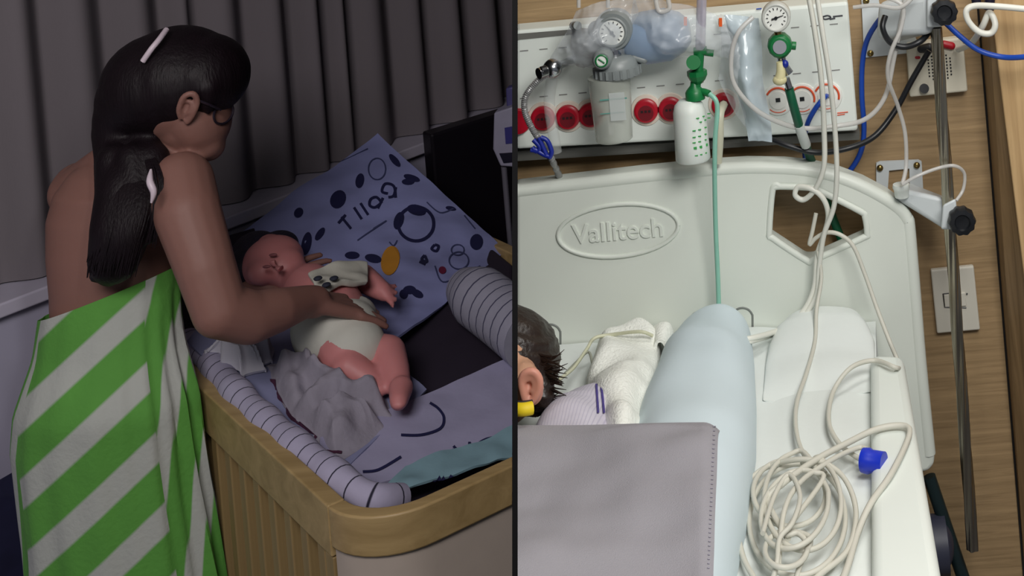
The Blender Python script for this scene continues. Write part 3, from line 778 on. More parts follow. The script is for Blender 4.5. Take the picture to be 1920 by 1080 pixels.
# ================================================================== THE WARD
m_white = mat('white_plastic', (226, 232, 226), .42, .01, 6)
m_whitem = mat('white_enamel', (206, 212, 214), .35, .02, 6)
m_bed = mat('bed_plastic', (222, 227, 218), .42, .01, 5)
m_sheetw = mat('white_bed_sheet', (222, 227, 224), .85, .01, 10, .15, 60)
m_cable = mat('cable_grey', (204, 202, 190), .5, .02)
m_cable2 = mat('cable_white', (224, 224, 214), .45, .02)
m_steel = mat('steel', (176, 168, 150), .3, .1, 12, metal=1)
m_chrome = mat('chrome', (190, 192, 196), .18, .02, metal=1)
m_blk = mat('black_plastic', (22, 24, 28), .4, .05)
m_green = mat('medical_green', (18, 112, 58), .4, .05)
m_dgreen = mat('hose_green', (8, 84, 56), .45, .05)
m_blue = mat('cable_blue', (22, 70, 170), .4, .05)
m_grey = mat('mid_grey_plastic', (128, 134, 134), .4, .04)
m_red = mat('outlet_red', (176, 18, 40), .35, .05)
m_dred = mat('outlet_dark_red', (112, 6, 24), .5, .05)
m_orange = mat('outlet_orange', (214, 84, 46), .5, .08)
def clearmat(name, col, alpha, rough=.15):
    m = mat(name, col, rough, .02); b = m.node_tree.nodes['Principled BSDF']; b.inputs['Alpha'].default_value = alpha; return m
m_clear = clearmat('clear_plastic', (222, 228, 232), .35)
m_clear2 = clearmat('clear_tubing', (214, 212, 208), .62)
m_film = clearmat('clear_film', (226, 234, 240), .42, .1)
YH = 2.44; TH = .045; ZM = 1.085
yf = YH-TH
bed = thing('hospital_bed', 'white plastic hospital bed with an oval emblem on its headboard', 'bed', (P(1160, 600, 2.2).x, 1.9, 0))
# headboard with cut-out hand hole
out = [(940, 352), (1080, 336), (1200, 322), (1320, 310), (1400, 305), (1470, 306), (1520, 311), (1570, 322), (1620, 341), (1665, 365), (1693, 386), (1708, 404), (1713, 420), (1722, 520), (1736, 680), (1753, 855), (1752, 872), (1742, 884), (1726, 888), (1500, 905), (940, 955)]
hole = [(1449, 352), (1462, 349), (1516, 351), (1532, 355), (1612, 395), (1622, 406), (1626, 438), (1618, 446), (1526, 487), (1512, 488), (1448, 446), (1442, 436)]
bm = BM()
ov = [bm.verts.new(P(x, y, yf)) for x, y in out]; hv = [bm.verts.new(P(x, y, yf)) for x, y in hole]
ed = [bm.edges.new((l[i], l[(i+1) % len(l)])) for l in (ov, hv) for i in range(len(l))]
bmesh.ops.triangle_fill(bm, use_beauty=True, edges=ed)
fs = bm.faces[:]
r = bmesh.ops.extrude_face_region(bm, geom=fs); bmesh.ops.translate(bm, vec=(0, TH, 0), verts=[v for v in r['geom'] if isinstance(v, bmesh.types.BMVert)])
bmesh.ops.recalc_face_normals(bm, faces=bm.faces[:]); bmesh.ops.dissolve_limit(bm, angle_limit=.02, verts=bm.verts[:], edges=bm.edges[:])
cut(bm, 1)
hbd = link('headboard', bm, m_bed, bed, bevel=.013, seg=5)
# raised rolled edge round the hand hole and along the top
bm = BM(); hp_ = [P(x, y, yf+.003) for x, y in hole]; tube(bm, hp_+[hp_[0], hp_[1]], .006, 10, 4); link('rim', bm, m_bed, hbd)
bm = BM(); tube(bm, [P(x, y, yf+.010) for x, y in ((955, 360), (1080, 346), (1200, 332), (1320, 320), (1400, 315), (1470, 316), (1520, 321), (1570, 332), (1618, 351), (1660, 374), (1686, 393), (1699, 410), (1703, 425), (1711, 520), (1724, 680), (1741, 850))], .0125, 12, 5); cut(bm, 1)
link('rim', bm, m_bed, hbd)
bm = BM()
ec = [P(1159+math.cos(a)*113*1+math.sin(a)*0, 432+math.sin(a)*49-math.cos(a)*113*.084, yf-.001) for a in [2*PI*i/48 for i in range(49)]]
tube(bm, ec, .0036, 12, 1, smooth=False); link('emblem_ring', bm, m_bed, hbd)
tb = text_bm('Vallitech', .046, .0018, facing(P(1159, 434, yf-.0005), Vector((0, -1, 0))), .0006)
link('lettering', tb, m_bed, hbd, smooth=False, label='raised lettering in the oval')
for x, y in ((1032, 612), (1205, 628), (1313, 588), (1392, 581)):
    bm = BM(); w_ = 19
    pp = [(x-w_, y+60), (x-w_, y+14)]+[(x-w_*math.cos(a), y+14-w_*.95*math.sin(a)) for a in [PI*i/10 for i in range(1, 10)]]+[(x+w_, y+14), (x+w_, y+60)]
    tube(bm, [P(a, b, yf+.0008) for a, b in pp], .0022, 8, 3); link('slot_shade_arc', bm, mat('slot_shadow', (120, 124, 120), .5), hbd)  # grey arc paints the shade inside each recessed slot
# mattress with fitted sheet
XL = P(940, 655, 2.3).x; 
gx0 = Pz(1628, 700, ZM).x
bm = BM()
def ms(u, v):
    y = 1.25+v*(yf-.004-1.25); xr = Pz(1634, 700, ZM).x*(1-v*0)+.0
    r_ = Pz(1631, 690, ZM); r2 = Pz(1634, 1150, ZM); t = (y-r2.y)/(r_.y-r2.y); xr = r2.x+(r_.x-r2.x)*t+.01
    xl = -.62; x = xl+(xr-xl)*u
    return Vector((x, y, ZM-.006+.008*nz((x*3, y*3, 0), 1.5, 4)+.006*nz((x*13, y*6, 2))))
sheet(bm, ms, 70, 60, .16); cut(bm, 1)
link('mattress', bm, m_sheetw, bed)
bm = BM()
hexa(bm, [Vector((-.45, 1.3, .55)), Vector((Pz(1634, 1150, 1).x, 1.3, .55)), Vector((Pz(1640, 800, 1).x, yf-.01, .55)), Vector((-.45, yf-.01, .55))],
     [Vector((-.45, 1.3, .91)), Vector((Pz(1634, 1150, 1).x, 1.3, .91)), Vector((Pz(1640, 800, 1).x, yf-.01, .91)), Vector((-.45, yf-.01, .91))]); cut(bm, 1)
link('bed_frame', bm, m_whitem, bed, smooth=False, bevel=.01)
ZG = 1.105
bm = BM(); t4 = [Pz(1634, 1200, ZG), Pz(1786, 1200, ZG), Pz(1694, 664, ZG), Pz(1631, 662, ZG)]
b4 = [Vector((p.x, p.y, .82)) for p in t4]; hexa(bm, b4, t4)
link('side_guard', bm, m_white, bed, bevel=.014, seg=4)
bm = BM(); a = P(1742, 893, 2.42); cyl(bm, a, P(1815, 1110, 2.40), .0115); link('strut', bm, mat('dark_teal_steel', (18, 34, 36), .4), bed)
bm = BM(); wc = P(1752, 1022, 2.40); cyl(bm, wc-Vector((.022, 0, 0)), wc+Vector((.022, 0, 0)), .048, n=32)
ball(bm, wc, (.034, .046, .046)); link('bumper_wheel', bm, mat('slate_rubber', (48, 50, 66), .5), bed)
for x in (-.2, .12):
    for y in (1.5, 2.25):
        bm = BM(); hexa(bm, [Vector((x-.03, y-.03, .06)), Vector((x+.03, y-.03, .06)), Vector((x+.03, y+.03, .06)), Vector((x-.03, y+.03, .06))], [Vector((x-.03, y-.03, .56)), Vector((x+.03, y-.03, .56)), Vector((x+.03, y+.03, .56)), Vector((x-.03, y+.03, .56))])
        cut(bm, 1)
        if len(bm.verts) > 3:
            link('leg', bm, m_whitem, bed, smooth=False, bevel=.006)
            bm = BM(); cyl(bm, Vector((x-.015, y, .045)), Vector((x+.015, y, .045)), .045); link('caster', bm, m_blk, bed)
        else: bm.free()
# folded cushion against the headboard on the right
bm = BM()
rowsR = [(2.385, 1492, 1604, .030), (2.37, 1470, 1618, .042), (2.34, 1450, 1630, .040), (2.30, 1440, 1640, .028), (2.25, 1435, 1640, .014), (2.18, 1432, 1636, .003), (2.14, 1432, 1636, -.003)]
def pil(rows_, z0, squ=2.6, noi=.004, sc=14, nu=48, seed=0, xs=None):
    def g(u, v):
        k = v*(len(rows_)-1); i = min(int(k), len(rows_)-2); t = k-i
        r_ = [rows_[i][j]+(rows_[i+1][j]-rows_[i][j])*t for j in range(4)]
        py = CY+(H-z0)*F/r_[0]
        xl = P(r_[1], py-.084*(r_[1]-1500), r_[0]).x; xr = P(r_[2], py-.084*(r_[2]-1500), r_[0]).x
        a = PI*(1-u); cx_, rx = (xl+xr)/2, (xr-xl)/2
        c_, s_ = math.cos(a), math.sin(a); c_ = math.copysign(abs(c_)**(2/squ), c_); s_ = abs(s_)**(2/squ)
        p = Vector((cx_+rx*c_, r_[0], z0+r_[3]*s_)); q = noi*nz(p, sc, seed)*s_
        return p+Vector((q*.4, 0, q*1.5))
    return g
bm = BM(); sheet(bm, pil(rowsR, ZM-.004, noi=.006, sc=11, seed=3), 50, 40, .0015)
tag(link('folded_sheet', bm, m_sheetw), 'folded white sheet corner tucked against the headboard at right', 'sheet')
# pale blue bolster
bm = BM()
rowsB = [(2.375, 1305, 1396, .030), (2.36, 1275, 1404, .052), (2.32, 1258, 1410, .066), (2.25, 1240, 1414, .078), (2.1, 1205, 1418, .085), (1.95, 1180, 1418, .086), (1.8, 1150, 1404, .085), (1.65, 1120, 1375, .082), (1.5, 1100, 1345, .08)]
def pb(u, v, g=pil(rowsB, ZM, 2.3, .006, 8, seed=1)):
    p = g(u, v); return p+Vector((0, 0, .007*math.sin(u*4+p.y*48+3*nz(p, 9))*max(0, 1-abs(v-.25)*4)+.006*nz(p, 11, 2)))
sheet(bm, pb, 60, 70, .006); tag(link('bolster', bm, mat('pale_blue_wrap', (208, 222, 228), .75, .01, 8, .12, 50)), 'pale blue wrapped bolster lying lengthways beside the child', 'cushion')
# lilac cover over the child
m_lil = mat('lilac_blanket', (160, 157, 164), .95, .015, 6, .35, 700)
cv = [Pz(948, 785, 1.182), Pz(1347, 775, 1.186), Pz(1332, 1110, 1.182), Pz(935, 1125, 1.19)]
f = bil(cv[0], cv[1], cv[2], cv[3])
def cg(u, v):
    p = f(u, v); e = min(1, v*12); q = .026*nz(p, 5.5, 3)*(e*.8+.2)+.012*math.sin(p.x*13+p.y*9)*e*.5+.006*nz(p, 16, 5)*e; return p+Vector((0, 0, q-.012*(1-min(1, (1-u)*14))**2-.01*(1-e)))
bm = BM(); sheet(bm, cg, 70, 60, .007); cut(bm, 1)
lil = tag(link('lilac_cover', bm, m_lil), 'pale lilac blanket drawn up over the child, its corner on the bolster', 'blanket')
S = onmesh(lil, .001)
bm = BM()
for i in range(34):
    y = 792+i*8.3; tube(bm, [S(1341-i*.35, y), S(1337-i*.35, y)], .0006, 6, 2)
link('edge_stitching', bm, mat('stitch', (166, 162, 176), .9), lil)

# child
ch = thing('person', 'child with dark hair lying in the hospital bed, seen from behind the ear', 'person', Vector((P(975, 800, 1.95).x+.02, 1.95, ZM)))
hc = P(913, 700, 2.06)
bm = BM(); ball(bm, hc, (.088, .088, .082)); caps(bm, hc+Vector((.0, -.05, -.03)), .05, Vector((hc.x+.01, 1.84, ZM+.05)), .045)
ball(bm, P(985, 722, 2.0), (.022, .03, .034))
chain(bm, [(Vector((hc.x-.02, 1.80, ZM+.042)), .05), (Vector((hc.x-.02, 1.6, ZM+.04)), .05), (Vector((hc.x-.03, 1.3, ZM+.035)), .045)])
link('body', cut(fused(bm, .006, 4), 1), mat('skin_child', (196, 150, 122), .5, .05, 14, sss=.1), ch)
bm = BM()
ball(bm, hc+Vector((.010, .02, .006)), (.096, .085, .082)); ball(bm, P(1000, 750, 2.05), (.026, .03, .022))
caps(bm, P(1010, 690, 2.06), .028, P(1016, 745, 2.03), .018)
b_ = fused(bm, .005, 3)
# face side left open
for v in b_.verts:
    v.co += (v.co-hc).normalized()*.002*math.sin(v.co.z*420+v.co.x*250)
bm = b_
for k in range(70):
    rnd = random.Random(k); y0 = 655+k*1.35; x0 = 1012-abs(y0-700)*.25
    a = P(x0-8, y0, 2.045); L_ = rnd.uniform(16, 50); b = P(x0+L_*.6, y0+rnd.uniform(4, 18), 2.035); c2 = P(x0+L_+8, y0+rnd.uniform(-4, 26), 2.03+rnd.uniform(-.01, .01))
    if c2.z < ZM+.004: c2.z = ZM+.004
    tube(bm, [a, b, c2], lambda t: .0028*(1-t)+.0004, 5, 4)
link('hair', cut(bm, 1), mat('child_hair', (36, 24, 18), .4, .3, 60, .4, 120), ch)
bm = BM(); E = lambda x, y, d=0: P(x, y, 1.955+d)
tube(bm, [E(986, 752), E(981, 735), E(978, 712), E(986, 699), E(1000, 697), E(1010, 708), E(1011, 725), E(1005, 742), E(997, 752), E(990, 756)], .006, 10)
tube(bm, [E(988, 712), E(998, 709), E(1002, 722), E(996, 736)], .004, 8); ball(bm, E(996, 727, .012), (.018, .008, .026))
link('ear', cut(fused(bm, .0025, 3), 1), mat('skin_ear', (214, 150, 130), .5, .05, 14, sss=.15), ch)
bm = BM(); tube(bm, [P(962, 767, 1.93), P(980, 768, 1.92), P(998, 765, 1.925)], .009, 10); cut(bm, 1); link('neck_strap', bm, mat('strap_yellow', (236, 206, 30), .6), ch)
bm = BM(); tube(bm, [P(962, 757, 1.945), P(980, 757, 1.94), P(998, 755, 1.945)], .004, 10); cut(bm, 1); link('strap_edge', bm, mat('near_black3', (40, 38, 40), .6), ch)
# gown: shoulder with dotted lilac cotton and violet braid
m_gown = stripes('gown_cotton', (208, 203, 216), (192, 187, 204), .005, .3, dirn=(1, 0, 0), rough=.9, bump=.2, bscale=100)
rg = [(2.15, 1060, 1166, .02), (2.12, 1035, 1168, .05), (2.06, 1010, 1166, .075), (1.98, 990, 1162, .085), (1.88, 975, 1156, .085), (1.75, 970, 1150, .07)]
bm = BM(); sheet(bm, pil(rg, ZM, 2.2, .01, 12, seed=7), 40, 30, .005); cut(bm, 1); gw = link('gown', bm, m_gown, ch)
S = onmesh(gw, .002)
bm = BM(); strokes(bm, S, [[(1118, 722), (1119, 745), (1120, 776)]], 4); strokes(bm, S, [[(1127, 728), (1129, 748), (1131, 776)]], 4)
link('braid', bm, mat('violet_braid', (70, 58, 130), .8), gw, smooth=False, label='violet braid on the gown')
# towel beside the head
bm = BM(); rt = [(2.38, 1150, 1218, .03), (2.33, 1120, 1240, .05), (2.2, 1098, 1236, .055), (2.1, 1105, 1226, .062), (2.0, 1130, 1216, .07), (1.9, 1150, 1200, .06)]
sheet(bm, pil(rt, ZM, 2.4, .016, 18, seed=5), 44, 44, .006)
tag(link('towel', bm, mat('white_terry', (240, 241, 234), .95, .02, 60, .6, 220)), 'crumpled white towel between the child\'s head and the blue bolster', 'towel')
bm = BM(); rt = [(2.385, 1205, 1262, .025), (2.34, 1222, 1266, .045), (2.28, 1226, 1256, .045)]
sheet(bm, pil(rt, ZM, 2.4, .008, 18, seed=8), 20, 16, .005)
tag(link('small_towel', bm, mat('white_terry', (0, 0, 0))), 'small white fold of towel against the left of the bolster top', 'towel')
def cord(name, pts, r, m, label=None, cat=None, group=None, parent=None, n=8, k=8, cutside=0, f=None):
    bm = BM(); tube(bm, pts, r if f is None else f, n, k)
    if cutside: cut(bm, cutside)
    o = link(name, bm, m, parent)
    if label and not parent: tag(o, label, cat, group)
    return o
cord('thin_tube', [Pz(1048, 712, 1.15), Pz(1075, 690, 1.13), Pz(1100, 655, 1.12), Pz(1115, 634, 1.13), Pz(1150, 627, 1.13), Pz(1200, 622, 1.14), Pz(1224, 630, 1.13)], .0028, mat('tube_cream', (206, 206, 178), .4), 'thin cream tube running from the child\'s hair over the towel', 'tube')
cord('thin_tube', [Pz(1060, 700, 1.12), Pz(1080, 680, 1.12), Pz(1103, 660, 1.118), Pz(1112, 685, 1.115), Pz(1126, 716, 1.115)], .0022, mat('tube_sage', (150, 152, 138), .4), 'thin grey-green tube bent in a peak left of the towel', 'tube')

# ------------------------------------------------------------------ medical gas panel on the wall
YP = 2.43
pn = thing('gas_panel', 'white medical gas panel with a row of outlets on the wood wall', 'wall panel', P(1290, 285, DW-.03))
bm = BM(); fr = [P(940, 60, YP), P(1590, 3, YP), P(1609, 246, YP), P(940, 282, YP)]
bk = [Vector((p.x, DW-.002, p.z)) for p in fr]; hexa(bm, [fr[3], fr[2], bk[2], bk[3]], [fr[0], fr[1], bk[1], bk[0]]); cut(bm, 1)
link('housing', bm, m_white, pn, smooth=False, bevel=.006)
bm = BM(); fr = [P(940, 285, YP+.025), P(1612, 249, YP+.025), P(1612, 262, YP+.03), P(940, 304, YP+.03)]
bk = [Vector((p.x, DW-.003, p.z)) for p in fr]; hexa(bm, [fr[3], fr[2], bk[2], bk[3]], [fr[0], fr[1], bk[1], bk[0]]); cut(bm, 1)
link('lower_channel', bm, mat('channel_grey', (110, 110, 106), .5), pn, smooth=False)
bm = BM(); fr = [P(940, 66, YP-.001), P(1100, 53, YP-.001), P(1100, 62, YP-.001), P(940, 78, YP-.001)]; prism(bm, fr, Vector((0, .002, 0))); cut(bm, 1)
link('top_groove', bm, mat('channel_grey', (0, 0, 0)), pn, smooth=False)
bm = BM()
for (xa, ya, xb, yb) in ((975, 95, 1592, 42), (975, 184, 1596, 128)):
    n = 17
    for i in range(n):
        t0 = i/n; t1 = t0+.42/n; a = P(xa+(xb-xa)*t0, ya+(yb-ya)*t0, YP-.0008); b = P(xa+(xb-xa)*t1, ya+(yb-ya)*t1, YP-.0008)
        prism(bm, [a, b, b-Vector((0, 0, .0016)), a-Vector((0, 0, .0016))], Vector((0, .0015, 0)))
cut(bm, 1); link('seam_marks', bm, mat('seam_grey', (130, 130, 128), .6), pn, smooth=False)
bm = BM()
for pp in ([(1541, 32), (1552, 29), (1558, 33), (1547, 36), (1541, 32)], [(1562, 31), (1580, 29)], [(1556, 36), (1566, 34)]): tube(bm, [P(x, y, YP-.0006) for x, y in pp], .0014, 6, 3)
link('logo', bm, mat('logo_dark', (50, 52, 60), .5), pn, label='small dark logo and line of print')
bm = BM()
for pp in ([(1566, 208), (1566, 218)], [(1570, 212), (1590, 210)], [(1570, 216), (1584, 214)]): tube(bm, [P(x, y, YP-.0006) for x, y in pp], .001, 6, 2)
link('logo', bm, m_orange, pn, label='small red print')
bm = BM(); tube(bm, [P(1418, 17, YP-.0006), P(1428, 16, YP-.0006)], .0012, 6, 2); link('mark', bm, m_blue, pn, label='tiny blue mark')
Yn = Vector((0, -1, 0))
def outlet(px, py, red):
    c = P(px, py, YP)
    bm = BM(); lathe(bm, c, Yn, [(0, .0275), (.003, .0265), (.004, .0225)], 36)
    if red:
        o = link('outlet_ring', bm, mat('ring_cream', (228, 214, 200), .5), pn)
        bm = BM(); lathe(bm, c+Yn*.0035, Yn, [(0, .0215), (.006, .0205), (.008, .017), (.008, .0165)], 32); link('outlet_cap', bm, m_red, o)
        bm = BM(); cyl(bm, c+Yn*.0114+Vector((0, 0, -.003)), c+Yn*.0122+Vector((0, 0, -.003)), .0135, n=28); link('outlet_core', bm, m_dred, o)
        bm = BM()
        for dx in (-.0065, 0, .0065): box(bm, c+Yn*.0125+Vector((dx, 0, .0002)), (.0042, .001, .004))
        link('outlet_holes', bm, mat('hole_dark', (36, 4, 10), .7), o, smooth=False)
    else:
        o = link('outlet_ring', bm, mat('ring_white', (230, 230, 224), .5), pn)
        bm = BM()
        for a0, a1 in ((-.3, 2.6), (3.9, 5.3)):
            tube(bm, [c+Yn*.0042+Vector((.0215*math.cos(a0+(a1-a0)*i/10), 0, .0215*math.sin(a0+(a1-a0)*i/10))) for i in range(11)], .0019 if a0 < 1 else .0008, 8, 2)
        link('outlet_band', bm, m_orange, o)
        bm = BM(); cyl(bm, c+Yn*.0035, c+Yn*.006, .0155); link('outlet_core', bm, mat('core_white', (222, 222, 216), .5), o)
        bm = BM(); box(bm, c+Yn*.0064+Vector((0, 0, .001)), (.008, .001, .007)); link('outlet_holes', bm, m_blk, o, smooth=False)
for x, y in ((973, 227), (1019, 220), (1066, 218), (1108, 214), (1212, 206), (1258, 203), (1357, 195)): outlet(x, y, True) if x > 990 else None
bm = BM(); c = P(973, 227, YP); lathe(bm, c, Yn, [(0, .0225), (.009, .0205)], 32); cut(bm, 1); link('outlet_cap', bm, m_red, pn)
for x, y in ((1459, 187), (1504, 185), (1550, 180)): outlet(x, y, False)

# suction regulator with canister
su = thing('suction_unit', 'grey suction regulator with dial over a clear canister on the gas panel', 'medical device', P(1155, 250, 2.36))
c = P(1148, 60, 2.33)
bm = BM(); lathe(bm, c+Vector((0, .055, 0)), Yn, [(0, .03), (.02, .034), (.05, .034), (.056, .031)], 32); caps(bm, c+Vector((-.03, .03, 0)), .016, c+Vector((.02, .03, 0)), .02)
link('gauge_case', bm, m_grey, su)
def dial(parent, c, r, ang, marks=12):
    bm = BM(); cyl(bm, c, c+Yn*.003, r, n=36); fa = link('dial_face', bm, mat('dial_white', (236, 238, 232), .5), parent)
    bm = BM()
    for i in range(marks):
        a = math.radians(-50+280*i/(marks-1)); p = c+Yn*.0033+Vector((math.cos(a), 0, math.sin(a)))*r*.78; q_ = c+Yn*.0033+Vector((math.cos(a), 0, math.sin(a)))*r*.62; cyl(bm, p, q_, .0009, n=6)
    link('dial_marks', bm, m_blk, fa, smooth=False)
    bm = BM(); dv_ = Vector((math.cos(ang), 0, math.sin(ang))); cyl(bm, c+Yn*.005-dv_*r*.35, c+Yn*.005+dv_*r*.6, .0017, .0006, n=8); cyl(bm, c+Yn*.004, c+Yn*.0065, r*.13, n=12); link('needle', bm, m_blk, fa)
    bm = BM(); tube(bm, [c+Yn*.002+Vector((r*math.cos(a), 0, r*math.sin(a))) for a in [2*PI*i/32 for i in range(33)]], .003, 8, 1, smooth=False)
    return fa, bm
fa, bm = dial(su, c+Vector((0, -.002, 0)), .0235, math.radians(125)); link('bezel', bm, m_grey, su)
top = P(1155, 104, 2.34)
bm = BM(); cyl(bm, P(1150, 84, 2.34), P(1152, 104, 2.34), .012); link('neck', bm, m_chrome, su)
bm = BM(); lathe(bm, top+Vector((0, 0, -.034)), Vector((0, 0, 1)), [(0, .038), (.002, .039), (.016, .039), (.0165, .036), (.028, .034), (.034, .025)], 40)
for i in range(20):
    a = 2*PI*i/20; box(bm, top+Vector((.039*math.cos(a), .039*math.sin(a), -.025)), (.004, .004, .014))
caps(bm, top+Vector((.03, 0, -.006)), .006, top+Vector((.046, 0, -.012)), .006)
link('canister_lid', bm, m_grey, su)
cb = P(1152, 262, 2.34)
bm = BM(); hgt = (top.z-.034)-cb.z; lathe(bm, cb, Vector((0, 0, 1)), [(0, .029), (.002, .031), (hgt, .036)], 40); link('canister', bm, clearmat('canister_clear', (206, 210, 200), .5, .2), su)
bm = BM(); box(bm, P(1158, 200, 2.303), (.026, .001, .046)); link('sticker', bm, clearmat('sticker', (210, 216, 214), .6), su, smooth=False)
bm = BM(); box(bm, P(1150, 186, 2.3035), (.045, .0012, .0022)); box(bm, P(1148, 212, 2.3035), (.04, .0012, .0014)); link('scale_mark', bm, mat('teal_print', (90, 150, 140), .6), su, smooth=False)
k_ = P(1128, 114, 2.295); bm = BM(); lathe(bm, k_+Vector((0, .03, 0)), Yn, [(0, .016), (.026, .016), (.03, .013)], 28); link('knob', bm, m_grey, su)
bm = BM(); tube(bm, [k_+Yn*.001+Vector((.0095*math.cos(a), 0, .0095*math.sin(a))) for a in [2*PI*i/20 for i in range(21)]], .0016, 6, 1, smooth=False); cyl(bm, k_+Yn*.002+Vector((-.005, 0, .004)), k_+Yn*.002+Vector((.005, 0, -.004)), .0013); link('knob_print', bm, m_green, su)
bm = BM(); cyl(bm, k_, k_+Yn*.001, .0085); link('knob_face', bm, mat('dial_white', (0, 0, 0)), su)

# suction hose with chrome nozzle at the far left
hs = thing('suction_hose', 'ribbed grey hose with chrome nozzle and a blue clamp hanging left of the canister', 'hose', P(1040, 300, 2.34))
bm = BM(); ball(bm, P(1036, 128, 2.35), .0165); cyl(bm, P(1036, 128, 2.35), P(1075, 112, 2.42), .007); cyl(bm, P(1036, 128, 2.35), P(1010, 138, 2.33), .0095)
link('nozzle', bm, m_chrome, hs)
bm = BM(); cyl(bm, P(1024, 130, 2.335), P(1015, 133, 2.33), .0075); link('nozzle_tip', bm, m_blk, hs)
bm = BM(); tube(bm, [P(1026, 138, 2.34), P(1005, 155, 2.34), P(986, 180, 2.34), P(984, 208, 2.34), P(996, 238, 2.34), P(1016, 270, 2.34), P(1035, 300, 2.36), P(1050, 334, 2.425)], lambda t: .0052+.0009*math.sin(t*520), 12, 26)
link('ribbed_tube', bm, mat('hose_grey', (146, 146, 146), .3, .1, metal=.3), hs)
bm = BM()
for pp in ([(1000, 262), (1012, 276), (1006, 284), (998, 276)], [(1003, 280), (1020, 290), (1032, 294)], [(1014, 258), (1026, 264), (1034, 284), (1030, 296)], [(995, 281), (1010, 283)], [(1010, 258), (1024, 290)]):
    tube(bm, [P(x, y, 2.325) for x, y in pp], .0042, 8, 5)
link('clamp', bm, mat('clamp_blue', (24, 40, 140), .4), hs)
bm = BM(); tube(bm, [P(1035, 142, 2.36), P(1030, 190, 2.385), P(1036, 240, 2.385), P(1043, 285, 2.39)], .010, 10)
tag(link('clear_tube', bm, clearmat('thin_clear', (216, 220, 220), .22)), 'straight clear tube hanging down in front of the red outlets', 'tube')

# resuscitator bag in film
rs = thing('resuscitator', 'clear and pale blue resuscitator bag wrapped in film above the outlets', 'medical device', P(1200, 120, 2.36))
bm = BM(); lathe(bm, P(1165, 78, 2.37), P(1290, 58, 2.37)-P(1165, 78, 2.37), [(0, .022), (.012, .036), (.04, .045), (.08, .045), (.105, .034), (.118, .02)], 32)
link('bag', bm, clearmat('bag_blue', (150, 172, 200), .72, .3), rs)
bm = BM(); lathe(bm, P(1078, 92, 2.37), P(1165, 76, 2.37)-P(1078, 92, 2.37), [(0, .03), (.01, .034), (.03, .03), (.045, .016), (.08, .016)], 28)
link('mask', bm, clearmat('mask_clear', (190, 194, 198), .5, .2), rs)
bm = BM(); cyl(bm, P(1075, 48, 2.37), P(1083, 48, 2.34), .007); cyl(bm, P(1083, 70, 2.37), P(1080, 45, 2.37), .009); cyl(bm, P(1110, 62, 2.36), P(1150, 58, 2.36), .013); link('valve', bm, m_grey, rs)
def film(name, corners, amp, sc, label, seed, bulge=.02, m=m_film, parent=None, d=2.36, fine=1):
    cs = [P(x, y, dd) for x, y, dd in corners]; f = bil(*cs)
    def g(u, v):
        p = f(u, v); r = nz(p, sc, seed)+.5*nz(p, sc*2.2, seed+3)
        r += .8*abs(nz(p, sc*1.6, seed+21))+.5*abs(nz(p, sc*3.5, seed+2))
        return p+Vector((0, -bulge*math.sin(PI*u)*math.sin(PI*v)+amp*r, 0))+Vector((nz(p, sc*.6, seed+9), 0, nz(p, sc*.6, seed+12)))*amp
    bm = BM(); sheet(bm, g, 44, 36, .0012); return link(name, bm, m, parent) if parent else tag(link(name, bm, m), label, 'plastic film')
film('wrapper', [(1025, 120, 2.35), (1200, 128, 2.35), (1190, -10, 2.35), (1075, 20, 2.35)], .012, 22, '', 2, .05, clearmat('wrap_thin', (214, 220, 226), .32, .1), rs)
film('wrapper', [(1180, 118, 2.35), (1375, 108, 2.36), (1362, 35, 2.36), (1190, -15, 2.35)], .012, 24, '', 5, .06, clearmat('wrap_thin', (0, 0, 0), .24, .12), rs)
bm = BM()
for x, y in ((1285, 40), (1351, 42)): prism(bm, [P(x-3, y-8, 2.33), P(x+3, y-8, 2.33), P(x+3, y+8, 2.33), P(x-3, y+8, 2.33)], Vector((0, .002, 0)))
link('tab', bm, mat('orange_tab', (224, 92, 30), .5), rs, smooth=False)
bm = BM(); prism(bm, [P(1344, 30, 2.335), P(1356, 28, 2.335), P(1357, 46, 2.335), P(1345, 47, 2.335)], Vector((0, .002, 0))); link('tab', bm, m_white, rs, smooth=False)
# crumpled clear bag right of the bottle
film('clear_bag', [(1398, 258, 2.37), (1446, 262, 2.37), (1425, 34, 2.38), (1362, 28, 2.38)], .010, 16, 'crumpled clear plastic bag hanging between the bottle and the green regulator', 4, .04, clearmat('bag_film', (210, 224, 232), .62, .15))
film('clear_bag', [(1345, 150, 2.375), (1408, 262, 2.375), (1410, 60, 2.385), (1352, 30, 2.385)], .010, 20, 'flattened clear plastic bag just right of the tall flow tube', 8, .03, clearmat('bag_film2', (220, 226, 230), .3, .12))
bm = BM()
cord('clear_tubing', [P(1412, 32, 2.34), P(1385, 60, 2.33), P(1372, 100, 2.33), P(1374, 150, 2.33), P(1400, 190, 2.33), P(1440, 220, 2.34), P(1500, 240, 2.36), P(1570, 236, 2.37), P(1625, 222, 2.37), P(1660, 180, 2.37), P(1676, 110, 2.37), P(1690, 40, 2.37), P(1700, -20, 2.37)], .0042, m_clear2, 'long clear tubing looping from the clear bag across to the pole bracket', 'tubing')
cord('clear_tubing', [P(1248, -15, 2.33), P(1255, 15, 2.33), P(1235, 20, 2.33), P(1228, -15, 2.33)], .004, m_clear2, 'short loop of clear tubing at the top above the resuscitator', 'tubing')
for x in (1085, 1140): cord('clear_strap', [P(x, -20, 2.36), P(x, 14, 2.36)], .0035, m_clear2, 'short clear strap hanging at the top %s the dial' % ('left of' if x < 1100 else 'above'), 'strap')

